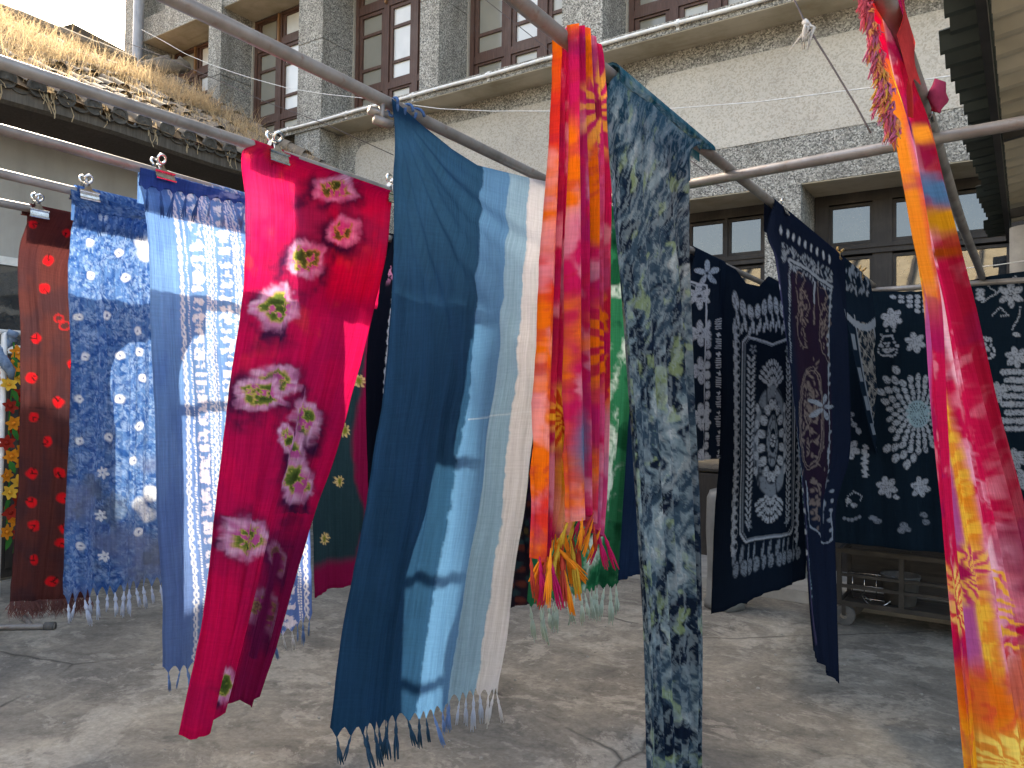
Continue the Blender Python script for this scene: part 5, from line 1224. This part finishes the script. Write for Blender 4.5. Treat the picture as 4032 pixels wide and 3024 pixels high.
def clip(p, k, label, tilt=.0, metal=0, dz=0., spread=.35, sc=1.3):
    a = on_z(p, ZP + PR); t = thing('bulldog_clip', label, 'clip', (POLE[k], a[1], ZP - .004 + dz), 'metal clips on the drying poles')
    t.rotation_euler = (0, tilt, 0); t.scale = (sc, sc, sc)
    for nm, me, loc, rot in (('jaw', (CJ, BJ)[metal], (0, 0, 0), (0, 0, 0)), ('finger_loop', (CL, BL)[metal], (.011, 0, .030), (0, spread, 0)), ('finger_loop', (CL, BL)[metal], (-.011, 0, .030), (0, -spread, 0))):
        o = bpy.data.objects.new(nm, me); COL.objects.link(o); o.parent = t; o.location = loc; o.rotation_euler = rot
clip((566, 325), 1, 'steel bulldog clip at the near corner of the pink cloth', .15)
clip((836, 408), 1, 'steel bulldog clip at the far corner of the pink cloth', .35)
clip((332, 370), 2, 'steel bulldog clip on the blue striped cloth', -.1)
clip((170, 410), 3, 'steel bulldog clip on the speckled blue cloth', .1)
clip((48, 452), 4, 'steel bulldog clip on the brown dotted cloth', .2)
clip((1662, 448), 6, 'steel clip on the top corner of the fish batik', -.1, 0, 0, .3, .9)
clip((1812, 545), 6, 'brass coloured clip between the fish batik and the net patterned batik', .5, 1, 0, .25, .9)
clip((1880, 584), 6, 'brass coloured clip at the end of the net patterned batik', .5, 1, 0, .25, .95)
clip((1990, 232), 7, 'steel clip with open arms pinching the corner of the crimson fringed cloth', .75, 0, .0, .45, .9)
tapj = MB(); p = on_z((830, 240), ZP - .03)
for dz, dx in ((0, 0), (-.03, .02)): tapj.tube([(POLE[5] - .02 + dx, p[1] - .03, ZP - .03 + dz), (POLE[5] + .0 + dx, p[1] + .02, ZP - .035 + dz)], .013, 10)
tapj.tube([(POLE[5], p[1], ZP), (POLE[5], p[1], ZP - .07)], .009, 8)
tag(tapj.build('pole_clamp', 'weathered_steel', smooth=True), 'small weathered clamp hanging under the pole by the knotted blue cloth', 'clamp')

# ------------------------------------------------------------------ wires and strings
def wire(pts, r, material, label, name='wire', cat='wire'):
    P = []
    for i in range(len(pts) - 1):
        for t in np.linspace(0, 1, 4)[:-1]: P.append(np.array(pts[i]) * (1 - t) + np.array(pts[i + 1]) * t)
    P.append(np.array(pts[-1])); q = MB(); q.tube(P, r, 6); return tag(q.build(name, material, smooth=True), label, cat)
wp = [((306, 64), 6.5), ((352, 88), 6.5), ((400, 116), 6.5), ((452, 138), 6.48), ((500, 155), 6.46), ((540, 168), 6.45), ((620, 190), 6.42), ((700, 203), 6.4), ((785, 212), 6.4), ((870, 224), 6.4), ((950, 235), 6.4), ((1060, 240), 6.38), ((1190, 240), 6.35), ((1330, 239), 6.3), ((1470, 233), 6.25), ((1638, 220), 6.2), ((1882, 189), 6.1), ((2053, 164), 6.05), ((2180, 140), 6.0)]
wire([on_y(p, y) for p, y in wp], .0042, 'white_wire_coat', 'thin white wire sagging across the facade from the rain pipe')
wire([on_y(p, y) for p, y in [((-20, -30), 5.4), ((50, 0), 5.5), ((160, 50), 5.7), ((335, 115), 6.), ((449, 164), 6.2), ((569, 218), 6.3), ((703, 268), 6.45), ((850, 335), 6.7)]], .0055, 'dark_wire_coat', 'dark cable crossing above the overgrown roof to the ledge')
wire([on_y(p, y) for p, y in [((1030, -15), 6.2), ((1115, 52), 6.3), ((1197, 117), 6.4), ((1240, 150), 6.45)]], .004, 'dark_wire_coat', 'dark cable in front of the window above the ledge')
co = wire([on_y(p, y) for p, y in [((1700, -40), 2.75), ((1716, 0), 2.74), ((1738, 47), 2.73), ((1792, 134), 2.71), ((1849, 228), 2.68), ((1881, 287), 2.66)]], .0035, 'dark_wire_coat', 'brown cord slanting down to the cross pole with a white rag knot')
q = MB(); kp = on_y((1741, 52), 2.725); r = random.Random(2)
for k in range(8): q.tube([kp, kp + np.array([r.gauss(0, .012), r.gauss(0, .01), -.02]), kp + np.array([r.gauss(0, .016), r.gauss(0, .01), -.05 - r.uniform(0, .05)])], [.006, .005, .0015], 5)
q.tube([kp + np.array([-.006, 0, .012]), kp + np.array([.008, 0, -.008])], .011, 7); q.build('rag_knot', 'rag_white', co, smooth=True)
wire([on_y(p, 2.9) for p in [(1490, 345), (1530, 376), (1546, 398), (1562, 404)]], .0022, 'dark_wire_coat', 'short loose wire end below the cross pole by the teal marbled cloth')
wire([on_y(p, 5.7) for p in [(1990, 600), (2080, 580), (2150, 573), (2260, 556)]], .003, 'white_wire_coat', 'thin wire stretched above the large indigo batik sheet')

# ------------------------------------------------------------------ flower garlands on a tube rack at the left
rk = thing('garland_rack', 'pale tubular rack hung with felt flower garlands by the house door', 'rack', (-5.6, 2.2, 0))
q = MB(); q.tube([(-5.6, 2.40, 0), (-5.6, 2.40, 1.98)], .02, 10); q.build('upright', 'painted_white', rk, smooth=True)
q = MB(); q.tube([(-5.6, .6, 0), (-5.6, .6, 1.98)], .02, 10); q.build('upright', 'painted_white', rk, smooth=True)
q = MB(); q.tube([(-5.6, .55, 1.98), (-5.6, 2.95, 1.98)], .018, 10); q.build('top_rail', 'painted_white', rk, smooth=True)
for y in (.6, 2.4):
    f0, f1 = (-5.95, y - .12, .02), (-5.45, y + .30, .02)
    q = MB(); q.tube([f0, f1], .022, 10); fo = q.build('foot', 'weathered_steel', rk, smooth=True)
    q = MB(); q.tube([(-5.5, y + .26, .02), f1], .029, 10); q.build('foot_cap', 'rubber', fo, smooth=True)
    q = MB(); q.tube([(-5.95, y + .32, .02), (-5.55, y + .2, .02)], .018, 10); q.build('foot', 'weathered_steel', rk, smooth=True)
rg = MB(); r = random.Random(5)
for k in range(9):
    a = k * .7; rg.tube([(-5.585 + .03 * math.cos(a), 2.40 + .03 * math.sin(a), 1.98 - .02 * k), (-5.57 + .045 * math.cos(a + 1), 2.40 + .045 * math.sin(a + 1), 1.965 - .03 * k), (-5.58 + .03 * math.cos(a + 2), 2.41 + .03 * math.sin(a + 2), 1.94 - .035 * k)], [.02, .028, .012], 7)
tag(rg.build('tied_rag', 'rag_blue', smooth=True), 'blue and white rag knotted round the top of the garland rack', 'rag')
def flower_mesh(material, seed):
    q = MB(); r = random.Random(seed)
    for i in range(6):
        a = 6.283 * i / 6; ca, sa = math.cos(a), math.sin(a)
        pts = [(.010, -.010, 0), (.026, -.016, .006), (.044, -.008, .010), (.052, 0, .007), (.044, .008, .010), (.026, .016, .006), (.010, .010, 0)]
        q.add([(z_ + .004 * r.random(), u * ca - w * sa, u * sa + w * ca) for u, w, z_ in pts], [(0, 1, 5, 6), (1, 2, 4, 5), (2, 3, 4)])
    q.lathe([(.002, .016), (.012, .012), (.014, .004), (.010, 0)], n=7); n0 = len(q.v) - 28
    q.v[n0:] = [(z + .004, x, y) for x, y, z in q.v[n0:]]
    return q.mesh('felt_flower', M(material), True)
FM = [flower_mesh('felt_orange', 1), flower_mesh('felt_yellow', 2), flower_mesh('felt_red', 3)]
lf = MB(); lf.add([(0, 0, 0), (.006, -.018, -.03), (.008, -.014, -.065), (.004, 0, -.095), (.008, .014, -.065), (.006, .018, -.03), (.012, 0, -.045)], [(0, 1, 6), (1, 2, 6), (2, 3, 6), (3, 4, 6), (4, 5, 6), (5, 0, 6)])
LF = lf.mesh('felt_leaf', M('felt_green'), True)
r = random.Random(8)
for gi, (y, dx, nm, what) in enumerate(((2.44, .03, 'felt_green', 'next to the upright'), (2.52, -.02, 'yarn_brown', 'on a brown string'), (2.60, .04, 'felt_green', 'nearest the brown cloth'), (2.36, -.03, 'felt_green', 'behind the upright'), (2.68, 0, 'felt_green', 'partly behind the brown cloth'))):
    t = thing('flower_garland', 'hanging felt garland of orange and red flowers ' + what, 'garland', (-5.6 + dx, y, .55), 'felt flower garlands on the rack')
    q = MB(); q.tube([(-5.6 + dx + .01 * math.sin(k * .9), y + .008 * math.sin(k * 1.3 + gi), 1.975 - .155 * k) for k in range(10)], .0055, 6); q.build('string', nm, t, smooth=True)
    for k in range(11):
        z = 1.86 - .118 * k - .05 * (gi % 2) + r.uniform(-.02, .02)
        inst('felt_flower', FM[(0, 0, 1, 2, 0, 2)[(k + gi) % 6]], (-5.585 + dx, y + r.uniform(-.03, .03), z), t, (r.uniform(0, 6), r.uniform(-.4, .4), r.uniform(-.5, .5)), (1.05,) * 3)
        if k % 2 == 0: inst('felt_leaf', LF, (-5.585 + dx, y + r.uniform(-.02, .02), z - .03), t, (r.uniform(-.5, .5), 0, r.uniform(-.4, .4)))

# ------------------------------------------------------------------ low cart under the large batik
cy0, cy1 = 6.02, 6.40
def hz(p): return on_y(p, cy0)[2]
zt, zm, zb = hz((1813, 1188)), hz((1813, 1250)), hz((1811, 1300)); cx0, cx1 = on_y((1808, 1250), cy0)[0], .62
ct = thing('low_cart', 'low black metal cart on small wheels under the large indigo batik sheet', 'cart', ((cx0 + cx1) / 2, (cy0 + cy1) / 2, 0))
for y in (cy0, cy1):
    for z in (zt, zm + .035, zm - .045, zb):
        q = MB(); h = .034 if z in (zt, zb) else .022; q.box(cx0, cx1, y - .012, y + .012, z - h / 2, z + h / 2); q.build('rail', 'black_paint', ct)
    for i, x in enumerate((cx0 + .017, cx0 + .42, cx0 + .85, cx0 + 1.28, cx1 - .017)):
        q = MB(); q.box(x - .016, x + .016, y - .0135, y + .0135, zb + .018, zt - .018); q.build('upright', 'black_paint', ct)
for x in (cx0 + .017, cx1 - .017):
    q = MB(); q.box(x - .012, x + .012, cy0 + .014, cy1 - .014, zt - .015, zt + .015); q.box(x - .012, x + .012, cy0 + .014, cy1 - .014, zb - .015, zb + .015); q.build('end_rail', 'black_paint', ct)
q = MB(); q.box(cx0 + .03, cx1 - .03, cy0 + .013, cy1 - .013, zb - .006, zb + .006); q.build('shelf', 'old_board', ct)
q = MB(); q.box(cx0 + .03, cx1 - .03, cy1 - .011, cy1 - .004, zb + .03, zt - .03); q.build('back_board', 'old_board', ct)
for x in (cx0 + .05, cx1 - .06):
    for y in (cy0 + .01, cy1 - .02):
        q = MB(); R0 = zb / 2 - .008
        q.tube([(x, y - .022, R0), (x, y + .022, R0)], R0, 16); wo = q.build('wheel', 'rubber', ct)
        q = MB(); q.tube([(x, y - .026, R0), (x, y + .026, R0)], R0 * .35, 10); q.build('hub', 'chrome', wo)
        q = MB(); q.box(x - .014, x + .014, y - .03, y - .026, R0, zb - .012); q.box(x - .014, x + .014, y + .026, y + .03, R0, zb - .012); q.build('fork', 'black_paint', wo)
bp = on_y((1945, 1270), 6.2)
q = MB(); q.lathe([(.001, .002), (.10, .002), (.125, .19), (.132, .195), (.132, .21), (.12, .205), (.1, .02), (.001, .02)], (bp[0], 6.2, zb + .006), 20)
tag(q.build('bucket', 'rubber', smooth=True), 'dark grey bucket standing on the low cart shelf', 'bucket')
q = MB(); wx = cx0 + .2
for k in range(4): q.tube([(wx - .12 + .08 * k, 6.15, zb + .012), (wx - .12 + .08 * k, 6.16, zb + .20)], .004, 5)
for k in range(3): q.tube([(wx - .15, 6.15, zb + .02 + .09 * k), (wx + .16, 6.15, zb + .02 + .09 * k)], .004, 5)
q.tube([(wx + .05 + .1 * math.cos(a), 6.12 + .06 * math.sin(a), zb + .02 + .03 * math.cos(a * 2)) for a in np.linspace(0, 6.28, 18)], .006, 5)
tag(q.build('wire_rack', 'chrome', smooth=True), 'small bent wire rack lying on the low cart shelf', 'rack')

# drum behind the batik panel
q = MB(); n = 26; prof = [(.125, 0), (.15, .005), (.152, .06), (.14, .08), (.135, .3), (.137, .6), (.132, .85), (.12, .90), (.06, .92), (.002, .92)]
q.lathe(prof, (-1.97, 5.98, 0), n); q.v = [(x + .008 * math.sin(z * 31 + y * 40), y + .008 * math.sin(z * 23 + x * 50), z) for x, y, z in q.v]
tag(q.build('wrapped_drum', 'grey_plastic', smooth=True), 'grey drum wrapped in plastic standing behind the medallion batik', 'drum')
# end posts that carry the far cross pole
for x, wh in ((-4.1, 'under the cross pole behind the pink cloth'), (2.4, 'under the cross pole beneath the awning')):
    q = MB(); q.tube([(x, 5.80 - .01 * x, 0), (x, 5.80 - .01 * x, ZP - .054)], .022, 12); q.tube([(x, 5.8 - .01 * x, 0), (x, 5.8 - .01 * x, .012)], .07, 14)
    tag(q.build('support_post', 'weathered_steel', smooth=True), 'slim steel support post ' + wh, 'post')

# grit and scraps on the concrete: nobody could count them
q = MB(); r = random.Random(12)
for k in range(260):
    x, y = r.uniform(-4.5, 1.0), r.uniform(1.2, 6.3); s_ = r.uniform(.003, .012) * (1.8 if k < 12 else 1)
    q.add([(x + s_ * math.cos(a + k), y + s_ * math.sin(a + k) * r.uniform(.5, 1), z) for z, ph in ((.0, 0), (s_ * .7, .4)) for a in (0, 1.6, 3.1, 4.7)], [(0, 1, 5, 4), (1, 2, 6, 5), (2, 3, 7, 6), (3, 0, 4, 7), (4, 5, 6, 7)])
o = q.build('grit', 'concrete_pale'); tag(o, 'scattered grit and small stones on the concrete yard', 'grit'); stuff(o)
